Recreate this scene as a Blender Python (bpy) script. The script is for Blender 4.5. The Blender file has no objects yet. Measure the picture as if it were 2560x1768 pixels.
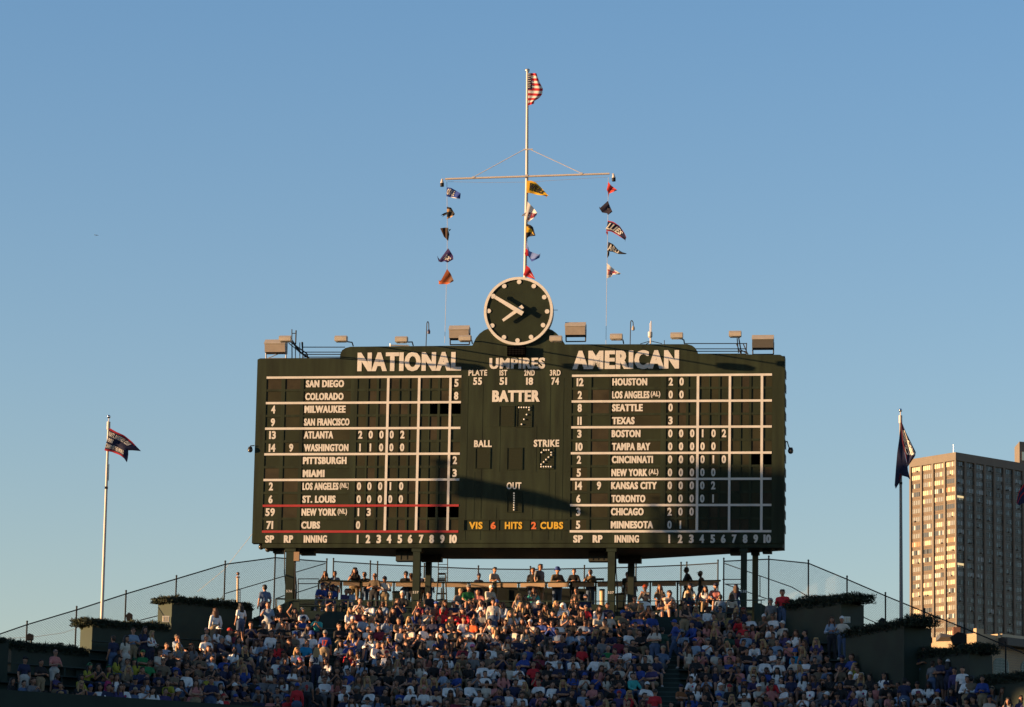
import bpy, bmesh, math, random
import numpy as np
from mathutils import Vector, Matrix
random.seed(7)
SC = bpy.context.scene
COL = SC.collection
# ------------------------------------------------------------------ camera, sky, sun
H = 4.0                                   # eye height above the field
F_PX, CX, CY, PITCH, ROLL = 9250.0, 1280.0, 884.0, 0.1899, 0.0178
_F = Vector((0, math.cos(PITCH), math.sin(PITCH)))
_X0 = Vector((1, 0, 0)); _U0 = Vector((0, -math.sin(PITCH), math.cos(PITCH)))
_X = _X0*math.cos(ROLL) + _U0*math.sin(ROLL)
_U = -_X0*math.sin(ROLL) + _U0*math.cos(ROLL)
EYE = Vector((0, 0, H))
cam = bpy.data.cameras.new('camera'); cam.lens = F_PX/2560*36; cam.sensor_width = 36
cam.clip_start = 1; cam.clip_end = 60000
camo = bpy.data.objects.new('camera', cam); COL.objects.link(camo); SC.camera = camo
camo.matrix_world = Matrix(((_X.x, _U.x, -_F.x, 0), (_X.y, _U.y, -_F.y, 0), (_X.z, _U.z, -_F.z, H), (0, 0, 0, 1)))
SUN_EL = math.radians(5.4)
SUN_H = Vector((-0.976, -0.217, 0)).normalized()
SUN = (SUN_H*math.cos(SUN_EL) + Vector((0, 0, math.sin(SUN_EL)))).normalized()
w = bpy.data.worlds.new("World"); SC.world = w; w.use_nodes = True
sk = w.node_tree.nodes.new('ShaderNodeTexSky'); sk.sky_type = 'NISHITA'; sk.sun_disc = False
sk.sun_elevation = SUN_EL; sk.sun_rotation = math.atan2(SUN_H.x, SUN_H.y)
sk.air_density = 1.0; sk.dust_density = 0.2; sk.ozone_density = 3.0
# the photo's white balance, with the warmer, paler air it shows low over the horizon
_N, _L = w.node_tree.nodes, w.node_tree.links
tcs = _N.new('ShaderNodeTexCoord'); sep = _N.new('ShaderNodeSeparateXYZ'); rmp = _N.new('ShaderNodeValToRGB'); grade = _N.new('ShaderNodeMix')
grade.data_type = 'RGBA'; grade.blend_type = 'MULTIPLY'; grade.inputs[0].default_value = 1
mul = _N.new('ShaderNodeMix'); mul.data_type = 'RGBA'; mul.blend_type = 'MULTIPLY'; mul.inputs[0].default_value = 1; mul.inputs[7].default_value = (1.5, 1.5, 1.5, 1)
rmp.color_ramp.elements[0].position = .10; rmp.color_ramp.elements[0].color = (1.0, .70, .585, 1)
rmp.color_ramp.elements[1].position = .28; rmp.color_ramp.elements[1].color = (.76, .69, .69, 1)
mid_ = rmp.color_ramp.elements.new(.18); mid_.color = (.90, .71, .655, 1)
zen = rmp.color_ramp.elements.new(.5); zen.color = (.40, .36, .36, 1)  # unseen overhead sky darkened to cut the fill light on the crowd
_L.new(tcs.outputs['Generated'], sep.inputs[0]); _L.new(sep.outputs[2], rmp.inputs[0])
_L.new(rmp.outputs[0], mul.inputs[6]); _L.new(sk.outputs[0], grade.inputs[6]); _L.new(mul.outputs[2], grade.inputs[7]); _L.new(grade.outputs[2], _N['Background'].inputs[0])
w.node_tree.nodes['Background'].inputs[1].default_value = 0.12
sl = bpy.data.lights.new('sun', 'SUN'); sl.energy = 5.0; sl.angle = math.radians(0.5); sl.color = (1.0, 0.61, 0.30)
slo = bpy.data.objects.new('sun', sl); COL.objects.link(slo)
slo.rotation_euler = SUN.to_track_quat('Z', 'Y').to_euler()
SC.view_settings.view_transform = 'Standard'; SC.view_settings.look = 'None'
SC.view_settings.gamma = 1; SC.view_settings.use_curve_mapping = False
SC.view_settings.exposure = 1.22
SC.render.engine = 'CYCLES'
SC.cycles.max_bounces = 5

# ------------------------------------------------------------------ photo geometry helpers
def ray(px, py): return _F*F_PX + _X*(px-CX) - _U*(py-CY)
def at(px, py, Y):
    d = ray(px, py); return EYE + d*(Y/d.y)
def atz(px, py, z):
    d = ray(px, py); return EYE + d*((z-H)/d.z)
YAW = 0.1306
BU = Vector((math.cos(YAW), -math.sin(YAW), 0)); BN = Vector((-math.sin(YAW), -math.cos(YAW), 0))
BO = Vector((0, 160, 0))
def B(u, v, w=0.0): return BO + BU*u + BN*w + Vector((0, 0, v))
def onb(px, py, w=0.0):
    d = ray(px, py); o = BO + BN*w
    p = EYE + d*((o-EYE).dot(BN)/d.dot(BN))
    return (p-BO).dot(BU), p.z

# ------------------------------------------------------------------ materials
MATS = {}
def mat(name, col, rough=0.7, metal=0.0, var=0.0, scale=3.0, emit=None, streak=None, bump=0.0, trans=0.0, spec=0.5):
    if name in MATS: return MATS[name]
    m = bpy.data.materials.new(name); m.use_nodes = True; nt = m.node_tree; N = nt.nodes; L = nt.links
    p = N['Principled BSDF']; p.inputs['Base Color'].default_value = (*col, 1)
    p.inputs['Roughness'].default_value = rough; p.inputs['Metallic'].default_value = metal
    p.inputs['Specular IOR Level'].default_value = spec
    tc = N.new('ShaderNodeTexCoord')
    if var:
        nz = N.new('ShaderNodeTexNoise'); nz.inputs['Scale'].default_value = scale; nz.inputs['Detail'].default_value = 6
        if streak:
            mp = N.new('ShaderNodeMapping'); mp.inputs['Scale'].default_value = streak
            L.new(tc.outputs['Object'], mp.inputs[0]); L.new(mp.outputs[0], nz.inputs['Vector'])
        else: L.new(tc.outputs['Object'], nz.inputs['Vector'])
        cr = N.new('ShaderNodeValToRGB')
        a, b = 1-var, 1+var
        cr.color_ramp.elements[0].position = 0.3; cr.color_ramp.elements[1].position = 0.7
        cr.color_ramp.elements[0].color = (col[0]*a, col[1]*a, col[2]*a, 1)
        cr.color_ramp.elements[1].color = (min(1, col[0]*b), min(1, col[1]*b), min(1, col[2]*b), 1)
        L.new(nz.outputs[0], cr.inputs[0]); L.new(cr.outputs[0], p.inputs['Base Color'])
        if bump:
            bp = N.new('ShaderNodeBump'); bp.inputs['Strength'].default_value = bump; bp.inputs['Distance'].default_value = 0.05
            L.new(nz.outputs[0], bp.inputs['Height']); L.new(bp.outputs[0], p.inputs['Normal'])
    if emit:
        p.inputs['Emission Color'].default_value = (*emit[0], 1); p.inputs['Emission Strength'].default_value = emit[1]
    if trans:
        t = N.new('ShaderNodeBsdfTranslucent'); t.inputs[0].default_value = (*col, 1)
        mx = N.new('ShaderNodeMixShader'); mx.inputs[0].default_value = trans
        L.new(p.outputs[0], mx.inputs[1]); L.new(t.outputs[0], mx.inputs[2])
        L.new(mx.outputs[0], N['Material Output'].inputs[0])
    MATS[name] = m; return m

# ------------------------------------------------------------------ mesh builder
ORG = {}
class MB:
    def __init__(s): s.v = []; s.f = []; s.m = []; s.cm = 0
    def quadface(s, idx): s.f.append(idx); s.m.append(s.cm)
    def ngon(s, pts):
        b = len(s.v); s.v += [tuple(p) for p in pts]; s.quadface(list(range(b, b+len(pts))))
    def prism(s, pts, off):
        n = len(pts); b = len(s.v); off = Vector(off)
        s.v += [tuple(p) for p in pts] + [tuple(Vector(p)+off) for p in pts]
        s.quadface(list(range(b, b+n))); s.quadface(list(range(b+2*n-1, b+n-1, -1)))
        for i in range(n):
            j = (i+1) % n; s.quadface([b+i, b+n+i, b+n+j, b+j])
    def box(s, o, a, b, c):                # corner and three edge vectors
        o, a, b, c = Vector(o), Vector(a), Vector(b), Vector(c)
        s.prism([o, o+a, o+a+b, o+b], c)
    def bbox(s, u0, u1, v0, v1, w0, w1):   # box in scoreboard coordinates
        s.box(B(u0, v0, w0), BU*(u1-u0), Vector((0, 0, v1-v0)), BN*(w1-w0))
    def cbox(s, c, sx, sy, sz):
        c = Vector(c); s.box(c-Vector((sx, sy, sz))/2, (sx, 0, 0), (0, sy, 0), (0, 0, sz))
    def tube(s, p0, p1, r0, r1=None, n=8, caps=True):
        p0, p1 = Vector(p0), Vector(p1); r1 = r0 if r1 is None else r1
        d = p1-p0
        if d.length < 1e-6: return
        d.normalize(); a = d.orthogonal().normalized(); c = d.cross(a); b = len(s.v)
        for p, r in ((p0, r0), (p1, r1)):
            for i in range(n):
                t = 2*math.pi*(i+.5)/n; s.v.append(tuple(p + a*(r*math.cos(t)) + c*(r*math.sin(t))))
        for i in range(n):
            j = (i+1) % n; s.quadface([b+i, b+j, b+n+j, b+n+i])
        if caps:
            s.quadface(list(range(b+n-1, b-1, -1))); s.quadface(list(range(b+n, b+2*n)))
    def path(s, pts, r, n=8):
        for a, b in zip(pts, pts[1:]): s.tube(a, b, r, r, n)
    def sphere(s, c, r, n=10, k=7, sc=(1, 1, 1)):
        c = Vector(c); b = len(s.v)
        s.v.append(tuple(c+Vector((0, 0, r*sc[2]))))
        for i in range(1, k):
            t = math.pi*i/k
            for j in range(n):
                q = 2*math.pi*j/n
                s.v.append((c.x+r*sc[0]*math.sin(t)*math.cos(q), c.y+r*sc[1]*math.sin(t)*math.sin(q), c.z+r*sc[2]*math.cos(t)))
        s.v.append(tuple(c-Vector((0, 0, r*sc[2])))); e = len(s.v)-1
        for j in range(n):
            s.quadface([b, b+1+j, b+1+(j+1) % n])
            s.quadface([e, b+1+(k-2)*n+(j+1) % n, b+1+(k-2)*n+j])
        for i in range(k-2):
            for j in range(n):
                s.quadface([b+1+i*n+j, b+1+(i+1)*n+j, b+1+(i+1)*n+(j+1) % n, b+1+i*n+(j+1) % n])
    def disc(s, c, ax, up, r, w0, w1, n=32):          # a short cylinder: axis ax from w0 to w1
        c, ax, up = Vector(c), Vector(ax), Vector(up); sd = ax.cross(up)
        s.prism([c + ax*w0 + sd*(r*math.cos(2*math.pi*i/n)) + up*(r*math.sin(2*math.pi*i/n)) for i in range(n)], ax*(w1-w0))
    def ring(s, c, ax, up, r0, r1, w0, w1, n=64):
        c, ax, up = Vector(c), Vector(ax), Vector(up); sd = ax.cross(up)
        def P(i, r, w): t = 2*math.pi*i/n; return c + ax*w + sd*(r*math.cos(t)) + up*(r*math.sin(t))
        b = len(s.v)
        for i in range(n):
            s.v += [tuple(P(i, r0, w0)), tuple(P(i, r1, w0)), tuple(P(i, r1, w1)), tuple(P(i, r0, w1))]
        for i in range(n):
            j = (i+1) % n
            for q in range(4):
                s.quadface([b+4*i+q, b+4*i+(q+1) % 4, b+4*j+(q+1) % 4, b+4*j+q])
    def build(s, name, mats, parent=None, smooth=False, base=None):
        if not isinstance(mats, (list, tuple)): mats = [mats]
        org = Vector((0, 0, 0))
        if parent is not None: org = ORG.get(parent.name, Vector((0, 0, 0)))
        elif base is not None: org = Vector(base)
        me = bpy.data.meshes.new(name)
        me.from_pydata([(p[0]-org.x, p[1]-org.y, p[2]-org.z) for p in s.v], [], s.f)
        for m in mats: me.materials.append(m)
        if len(mats) > 1: me.polygons.foreach_set('material_index', s.m)
        bm = bmesh.new(); bm.from_mesh(me); bmesh.ops.recalc_face_normals(bm, faces=bm.faces); bm.to_mesh(me); bm.free()
        if smooth:
            me.polygons.foreach_set('use_smooth', [True]*len(me.polygons))
            try: me.set_sharp_from_angle(angle=math.radians(50))
            except Exception: pass
        o = bpy.data.objects.new(name, me); COL.objects.link(o)
        if parent is not None: o.parent = parent
        else: o.location = org
        ORG[o.name] = org
        return o
def tag(o, label, cat, group=None, kind=None):
    if label: o['label'] = label
    if cat: o['category'] = cat
    if group: o['group'] = group
    if kind: o['kind'] = kind
    elif o.name.split('.')[0].endswith(('wall', 'ground')): o['kind'] = 'thing'
    return o
def thing(name, loc, label, cat, group=None):
    o = bpy.data.objects.new(name, None); COL.objects.link(o); o.location = loc; o.empty_display_size = 0.3
    ORG[o.name] = Vector(loc); return tag(o, label, cat, group)
def struct(o): o['kind'] = 'structure'; return o

# ------------------------------------------------------------------ lettering
_TX = {}
def text_geo(s, bold=0.045, shear=0.0):
    k = (s, bold, shear)
    if k in _TX: return _TX[k]
    c = bpy.data.curves.new('t', 'FONT'); c.body = s; c.size = 1; c.offset = bold; c.extrude = 0.5; c.resolution_u = 3; c.shear = shear
    c.space_character = 1.13
    o = bpy.data.objects.new('t', c); COL.objects.link(o)
    dg = bpy.context.evaluated_depsgraph_get(); me = bpy.data.meshes.new_from_object(o.evaluated_get(dg))
    v = np.empty(len(me.vertices)*3); me.vertices.foreach_get('co', v); v = v.reshape(-1, 3)
    f = [list(p.vertices) for p in me.polygons]
    bpy.data.objects.remove(o); bpy.data.curves.remove(c); bpy.data.meshes.remove(me)
    lo = v.min(0); hi = v.max(0); wd = hi[0]-lo[0]; v = (v-lo)/np.maximum(hi-lo, 1e-6)
    _TX[k] = (v, f, wd); return _TX[k]
def put_text(mb, s, fn, bold=0.045, shear=0.0):
    """fn(a, b, c) maps the unit box (a right, b up, c towards the viewer) to a point; three staggered layers make the heavy gothic stroke"""
    v, f, wd = text_geo(s, min(bold, .03), shear); e = max(0, bold-.03)*.95/wd
    for k, dx in enumerate((-e, 0, e) if e > 0 else (0,)):
        b = len(mb.v)
        mb.v += [tuple(fn(e+p[0]*(1-2*e)+dx, p[1], p[2]+.14*k)) for p in v]
        for q in f: mb.quadface([b+i for i in q])
def uvfn(u0, u1, v0, v1, w0, w1): return lambda a, b, c: B(u0+(u1-u0)*a, v0+(v1-v0)*b, w0+(w1-w0)*c)

# ------------------------------------------------------------------ palette for the place
G_BOARD = mat('board_green', (.0185, .027, .014), .65, var=.38, scale=1.0, streak=(3.0, 3.0, .35), spec=.2)
G_PLATE = mat('plate_brown_green', (.026, .026, .012), .7, var=.2, scale=1.3, spec=.2)
G_PLATE2 = mat('plate_green', (.018, .025, .012), .7, var=.2, scale=1.3, spec=.2)
G_FRAME = mat('frame_green', (.03, .044, .026), .6, var=.15, scale=2)
G_DARK = mat('dark_green_paint', (.009, .019, .013), .6, var=.2, scale=1.5)
G_WALL = mat('wall_green', (.015, .029, .018), .7, var=.35, scale=.8)
G_STEP = mat('step_green', (.010, .03, .025), .7, var=.25, scale=2)
G_BENCH = mat('bench_green', (.012, .032, .026), .6, var=.2, scale=3)
G_COL = mat('column_green', (.012, .022, .012), .6, var=.25, scale=2, spec=.3)
BLACK = mat('black_steel', (.008, .009, .010), .6, spec=.25)
VOID = mat('open_window_black', (.0015, .0015, .0015), 1.0, spec=0.0)
CREAM = mat('cream_paint', (.60, .585, .55), .6, var=.09, scale=2)
REDP = mat('red_line_paint', (.33, .02, .022), .6, var=.1)
YELP = mat('yellow_letter_paint', (.62, .38, .03), .6)
ORAP = mat('orange_letter_paint', (.62, .15, .04), .6)
POLE_W = mat('white_pole_paint', (.50, .46, .42), .45, var=.06, scale=2)
STEEL = mat('galvanised_steel', (.45, .45, .44), .4, metal=.6)
CHROME = mat('chrome_ball', (.75, .75, .76), .12, metal=1)
LAMPB = mat('lamp_housing_beige', (.42, .38, .32), .6, var=.08)
LAMPG = mat('lamp_housing_grey', (.30, .26, .22), .6, var=.08)
GLASS_L = mat('lamp_glass', (.55, .52, .45), .2)
# ------------------------------------------------------------------ ground
mb = MB(); mb.ngon([(-9000, -3000, 0), (9000, -3000, 0), (9000, 20000, 0), (-9000, 20000, 0)])
struct(mb.build('ground', mat('grass_and_city_ground', (.055, .065, .035), .95, var=.3, scale=.02)))

# ------------------------------------------------------------------ scoreboard
US = [-10.9559, -2.2284, 2.6732, 11.4462]; VT, VB0 = 29.7382+H, 22.8473+H
RH = (VT-VB0)/12
uA = onb(636, 1150)[0]; uB = onb(1961, 1150)[0]; vBot = onb(640, 1358)[1]
sb = thing('scoreboard', B(0, vBot-8, 0), 'huge dark green hand-turned scoreboard on steel columns above the bleachers', 'scoreboard')
FD = -0.40
def uv(px, py): u, v = onb(px, py); return u, v
top = [(uA, VT), (uA, uv(642, 899)[1]), (uA+.12, uv(648, 896)[1])]
for p in [(655, 896), (850, 894.6), (850.5, 886), (855, 876), (864, 870), (876, 867), (1181, 864), (1184, 857), (1190, 845), (1199, 834), (1210, 826), (1222, 821)]: top.append(uv(*p))
for p in [(1368, 821), (1380, 825), (1391, 833), (1402, 845), (1409, 855), (1412, 861), (1718, 860.5), (1730, 864), (1738, 870), (1743, 878), (1744, 885), (1950, 887)]: top.append(uv(*p))
top += [(uB-.1, uv(1956, 890)[1]), (uB, uv(1960, 897)[1]), (uB, VT)]
mb = MB()
mb.prism([B(u, v, FD) for u, v in top], BN*(-FD))
mb.bbox(uA, uB, vBot, VB0-.06, FD, 0)
mb.bbox(uA, US[0], VB0-.06, VT, FD, 0); mb.bbox(US[3], uB, VB0-.06, VT, FD, 0)
mb.bbox(US[1], US[2], VB0-.06, VT, FD, 0)
face = mb.build('face_panel', G_BOARD, sb)
# seams and battens of the sheet metal in the middle bay
mb = MB()
for px, y0, y1 in [(1207, 960, 1350), (1170, 945, 1352), (1376, 930, 1350), (1409, 945, 1350), (1250, 1062, 1180), (1341, 1062, 1180), (1186, 1180, 1300), (1203, 1230, 1300), (1240, 1270, 1352), (1330, 1270, 1352), (1388, 1180, 1352)]:
    u, v1 = uv(px, y0); _, v0 = uv(px, y1); mb.bbox(u-.018, u+.018, v0, v1, 0, .007)
for x0, x1, y in [(1176, 1420, 1066), (1176, 1420, 1180), (1160, 1420, 1298)]:
    u0, v = uv(x0, y); u1, _ = uv(x1, y); mb.bbox(u0, u1, v-.012, v+.012, 0, .005)
mb.build('panel_seam', G_BOARD, sb)
# cabinet behind the face
def ucol(px): return uv(px, 1370)[0]
vC = vBot-.2
plan = [(uA+.5, FD-.003), (uB-.02, FD-.003), (uB-.02, -1.0), (ucol(1825), -2.0), (ucol(1590), -3.7), (ucol(1100), -3.7), (ucol(785), -2.0), (uA+.6, -1.2)]
mb = MB(); mb.prism([B(u, vC, w_) for u, w_ in plan], (0, 0, VT+.9-vC)); mb.build('cabinet', G_DARK, sb)
mb = MB(); mb.bbox(uA+.45, uB-.05, vC, vBot-.004, FD+.02, -.05); mb.build('fascia_beam', G_BOARD, sb)
mb = MB()
for i in range(12):
    v = vBot + .5 + i*.62; mb.bbox(uB+.004, uB+.028, v, v+.34, -.9, -.15)
mb.build('side_bracket', BLACK, sb)

COLS = [[(0, .0773), (.097, .176), (.193, .436), (.4695, .5175), (.526, .568), (.5796, .6208), (.633, .681), (.687, .729), (.7376, .779), (.794, .836), (.842, .8815), (.893, .939), (.952, 1.0)],
        [(0, .082), (.0985, .187), (.198, .447), (.474, .522), (.532, .574), (.585, .6265), (.638, .686), (.692, .734), (.743, .785), (.798, .841), (.847, .887), (.898, .944), (.957, 1.0)]]
INC = [[.490, .543, .598, .650, .705, .757, .813, .866, .920, .975], [.496, .550, .605, .657, .711, .763, .817, .871, .923, .980]]
ROWS = [[('SAN DIEGO', .203, .400, '', '', '         5'), ('COLORADO', .2015, .399, '', '', '         8'), ('MILWAUKEE', .1995, .411, '4', '', '       ###'), ('SAN FRANCISCO', .199, .433, '9', '', ''),
         ('ATLANTA', .200, .351, '13', '', '20002'), ('WASHINGTON', .202, .431, '14', '9', '11000'), ('PITTSBURGH', .199, .423, '', '', '         2'), ('MIAMI', .200, .312, '', '', '         3'),
         ('LOS ANGELES|(NL)', .2007, .385, '2', '', '00010'), ('ST. LOUIS', .202, .372, '6', '', '00000'), ('NEW YORK|(NL)', .1995, .378, '59', '', '13     ###'), ('CUBS', .1995, .2965, '71', '', '0')],
        [('HOUSTON', .2027, .378, '12', '', '20'), ('LOS ANGELES|(AL)', .202, .390, '2', '', '00'), ('SEATTLE', .203, .357, '8', '', '0'), ('TEXAS', .204, .317, '11', '', '3'),
         ('BOSTON', .202, .347, '3', '', '000102'), ('TAMPA BAY', .205, .397, '10', '', '00000'), ('CINCINNATI', .205, .411, '2', '', '000010  ##'), ('NEW YORK|(AL)', .204, .384, '5', '', '00000'),
         ('KANSAS CITY', .203, .432, '14', '9', '00002'), ('TORONTO', .2055, .375, '6', '', '00001'), ('CHICAGO', .204, .367, '3', '', '200'), ('MINNESOTA', .204, .415, '5', '', '01')]]
def strw(s): return sum({'I': .07, '1': .07}.get(c, .19) for c in s) + .045*(len(s)-1)
PW = -.024
rg = random.Random(3); nblank = 0
PLM = [G_PLATE, G_PLATE2, mat('plate_weathered', (.034, .029, .017), .75, var=.3, scale=2, spec=.2)]
for t in (0, 1):
    u0, u1 = US[2*t], US[2*t+1]; W = u1-u0; fu = lambda f: u0+W*f
    cols = COLS[t]
    # lattice of green frames round the cells
    mb = MB()
    e = [(0, cols[0][0])] + [(cols[i][1], cols[i+1][0]) for i in range(12)] + [(cols[12][1], 1)]
    for a, b in e:
        if b-a > 1e-4: mb.bbox(fu(a), fu(b), VB0, VT, FD, 0)
    for r in range(13):
        v = VT-RH*r; hh = .05
        lo, hi = (v-hh, v+hh) if 0 < r < 12 else ((v-.06, v-.0) if r == 0 else (v, v+.04))
        for a, b in cols: mb.bbox(fu(a), fu(b), lo, hi, FD, -.004)
    mb.build('cell_frame', G_BOARD, sb)
    # plates
    blank = MB()
    for r, (nm, n0, n1, sp, rp, inn) in enumerate(ROWS[t]):
        vt = VT-RH*r-.05; vb = VT-RH*(r+1)+.05; vc = (vt+vb)/2+.005
        if r == 0: vt -= .01
        cells = [sp, rp, None] + [(inn+' '*10)[k] for k in range(10)]
        for c, s in enumerate(cells):
            a, b = fu(cols[c][0])+.004, fu(cols[c][1])-.004
            if s == '#':
                hm = MB(); hm.bbox(a, b, vb, vt, FD-.0, FD+.02); hm.build('open_window', VOID, sb); continue
            dw = rg.uniform(-.006, .004)
            if s is None:
                pm = MB(); pm.bbox(a, b, vb, vt, PW-.02, PW); np_ = pm.build('name_plate', G_PLATE2 if rg.random() < .7 else G_PLATE, sb)
                pm = MB(); parts = nm.split('|')
                put_text(pm, parts[0], uvfn(fu(n0), fu(n1), vc-.162, vc+.162, PW+.001, PW+.008), .075)
                if len(parts) > 1: put_text(pm, parts[1], uvfn(fu(n1+.006), fu(n1+.054), vc-.145, vc+.155, PW+.001, PW+.008), .04)
                pm.build('lettering', CREAM, np_)
                continue
            s = s.strip()
            if not s:
                nblank += 1; q = blank if nblank > 100 else MB()
                q.cm = rg.choice([0, 0, 1, 1, 2]); q.bbox(a, b, vb, vt, PW-.03+dw, PW+dw)
                if q is not blank: q.build('blank_plate', PLM, sb)
            else:
                pm = MB(); pm.bbox(a, b, vb, vt, PW-.02+dw, PW+dw)
                np_ = pm.build('number_plate', rg.choice([G_PLATE2, G_PLATE2, G_PLATE]), sb)
                tw = strw(s); uc = fu((cols[c][0]+cols[c][1])/2) if c < 2 else fu(INC[t][c-3])
                hh = .18 if c < 2 else .176
                pm = MB(); put_text(pm, s.replace('1', 'I'), uvfn(uc-tw/2, uc+tw/2, vc-hh, vc+hh, PW+dw+.001, PW+dw+.008), .052)
                pm.build('digit', CREAM, np_)
    if blank.v: blank.build('blank_plate', PLM, sb)['kind'] = 'stuff'
    # painted rules
    red = {10, 12} if t == 0 else set()
    for r in range(0, 13, 2):
        v = VT-RH*r; m = MB(); m.bbox(fu(0), fu(1), v-.05, v+.05, .001, .014); m.build('ruled_line', REDP if r in red else CREAM, sb)
    for f in ([(.6205, .633), (.779, .7915), (.939, .951)] if t == 0 else [(.6255, .638), (.785, .797), (.944, .9565)]):
        m = MB(); m.bbox(fu(f[0]), fu(f[1]), VB0+.05, VT-.05, .001, .0125); m.build('ruled_line', CREAM, sb)
    # bottom legend
    vl = VB0-.33; m = MB()
    for s, a, b in ([('SP', .0175, .0637), ('RP', .1133, .161), ('INNING', .215, .334)] if t == 0 else [('SP', .018, .066), ('RP', .115, .164), ('INNING', .224, .346)]):
        m = MB(); put_text(m, s, uvfn(fu(a), fu(b), vl-.165, vl+.165, .001, .01), .07); m.build('lettering', CREAM, sb)
    for k in range(10):
        m = MB(); s = str(k+1).replace('1', 'I'); tw = strw(s)*1.08; uc = fu(INC[t][k]); put_text(m, s, uvfn(uc-tw/2, uc+tw/2, vl-.185, vl+.185, .001, .01), .07); m.build('inning_numeral', CREAM, sb)
def board_text(s, x0, x1, y0, y1, m, bold=.05, name='lettering'):
    u0, v1 = uv(x0, y0); _, v1b = uv(x1, y0); u1, v0 = uv(x1, y1); va, vb_ = uv(x0, y1)[1], v0
    k = MB(); put_text(k, s, uvfn(u0, u1, (va+vb_)/2, (v1+v1b)/2, .001, .012), bold*.7+.015); return k.build(name, m, sb)
board_text('NATIONAL', 894.3, 1152.7, 880.5, 928.2, CREAM, .08)
board_text('AMERICAN', 1431.6, 1697.4, 876, 923, CREAM, .08)
board_text('UMPIRES', 1223.9, 1362.8, 894.6, 922.2, CREAM, .06)
for s, a, b in [('PLATE', 1171.6, 1217.8), ('IST', 1249.4, 1268.1), ('2ND', 1310.7, 1336.9), ('3RD', 1375, 1401.6)]: board_text(s, a, b, 925, 939.5, CREAM, .035)
for s, a, b in [('55', 1183.3, 1205), ('5I', 1249.2, 1267.6), ('I8', 1315.5, 1332.8), ('74', 1378.6, 1397.6)]: board_text(s, a, b, 944, 962.5, CREAM, .045)
board_text('BATTER', 1230.9, 1349.7, 976, 1004.8, CREAM, .08)
board_text('BALL', 1185.5, 1229.5, 1100.8, 1118, CREAM, .045)
board_text('STRIKE', 1334.7, 1397.9, 1099.5, 1117.5, CREAM, .045)
board_text('OUT', 1266.8, 1303.2, 1206, 1223.7, CREAM, .045)
u0, v1 = uv(1158.5, 1299.5); u1, v0 = uv(1416, 1327); m = MB()
m.bbox(u0, u1, v0, v0+.02, 0, .03); m.bbox(u0, u1, v1-.02, v1, 0, .03); m.bbox(u0, u0+.04, v0+.02, v1-.02, 0, .05)
for px in (1222, 1247, 1325, 1350): uu = uv(px, 1312)[0]; m.bbox(uu-.012, uu+.012, v0+.02, v1-.02, 0, .02)
m.build('hits_strip', G_PLATE2, sb)
for s, a, b, c in [('VIS', 1172.9, 1206.3, YELP), ('6', 1226.8, 1239.5, ORAP), ('HITS', 1262.4, 1305.3, YELP), ('2', 1328.2, 1340.5, ORAP), ('CUBS', 1350.5, 1407.9, YELP)]: board_text(s, a, b, 1305, 1323, c, .045)
# lamp-bulb digit windows
BULB = mat('lit_bulb', (.6, .55, .47), .3, emit=((1, .86, .66), .1))
LOUV = mat('bulb_panel', (.017, .022, .011), .7, spec=.2)
P38 = lambda x, y: (1140+x/3.8, 960+y/3.8)
for (a, b, c, d, dots) in [(415, 548, 215, 400, []), (585, 715, 205, 405, [(600, 225), (624, 225), (648, 225), (672, 225), (697, 226), (697, 248), (673, 293), (648, 338), (625, 385)]),
                     (190, 318, 615, 800, []), (490, 625, 612, 810, []),
                     (797, 925, 610, 805, [(838, 630), (860, 630), (884, 630), (814, 653), (907, 653), (907, 676), (881, 698), (858, 720), (835, 743), (811, 766), (811, 788), (834, 788), (858, 788), (881, 788), (904, 788)]),
                     (490, 620, 1020, 1215, [(552, 1040+i*22.5) for i in range(8)])]:
    u0, v1 = uv(*P38(a, c)); u1, v0 = uv(*P38(b, d)); m = MB()
    m.bbox(u0, u1, v0, v1, .001, .012)
    n = 9
    for i in range(n): v = v0+(v1-v0)*(i+.5)/n; m.bbox(u0+.03, u1-.02, v-.012, v+.012, .012, .018)
    m.cm = 1; m.bbox(u0-.04, u0, v0-.03, v1+.03, 0, .035); m.bbox(u1, u1+.03, v0-.03, v1+.03, 0, .03); m.bbox(u0, u1, v1, v1+.03, 0, .03); m.bbox(u0, u1, v0-.03, v0, 0, .03)
    bw = m.build('bulb_window', [LOUV, G_BOARD], sb)
    if dots:
        k = MB()
        for d_ in dots:
            u, v = uv(*P38(*d_)); k.sphere(B(u, v, .045), .037, 8, 6)
        k.build('lit_bulbs', BULB, bw, smooth=True)
# grille under the clock
u0, v1 = uv(1269.7, 868); u1, v0 = uv(1314.8, 891); m = MB(); m.bbox(u0, u1, v0, v1, .001, .28); gr = m.build('vent_grille', VOID, sb)
m = MB()
for i in range(1, 6): u = u0+(u1-u0)*i/6; m.bbox(u-.008, u+.008, v0, v1, .282, .29)
for i in range(1, 5): v = v0+(v1-v0)*i/5; m.bbox(u0, u1, v-.006, v+.006, .292, .298)
m.build('grille_bar', mat('grille_bar', (.012, .012, .012), .9, spec=.1), gr)
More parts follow.
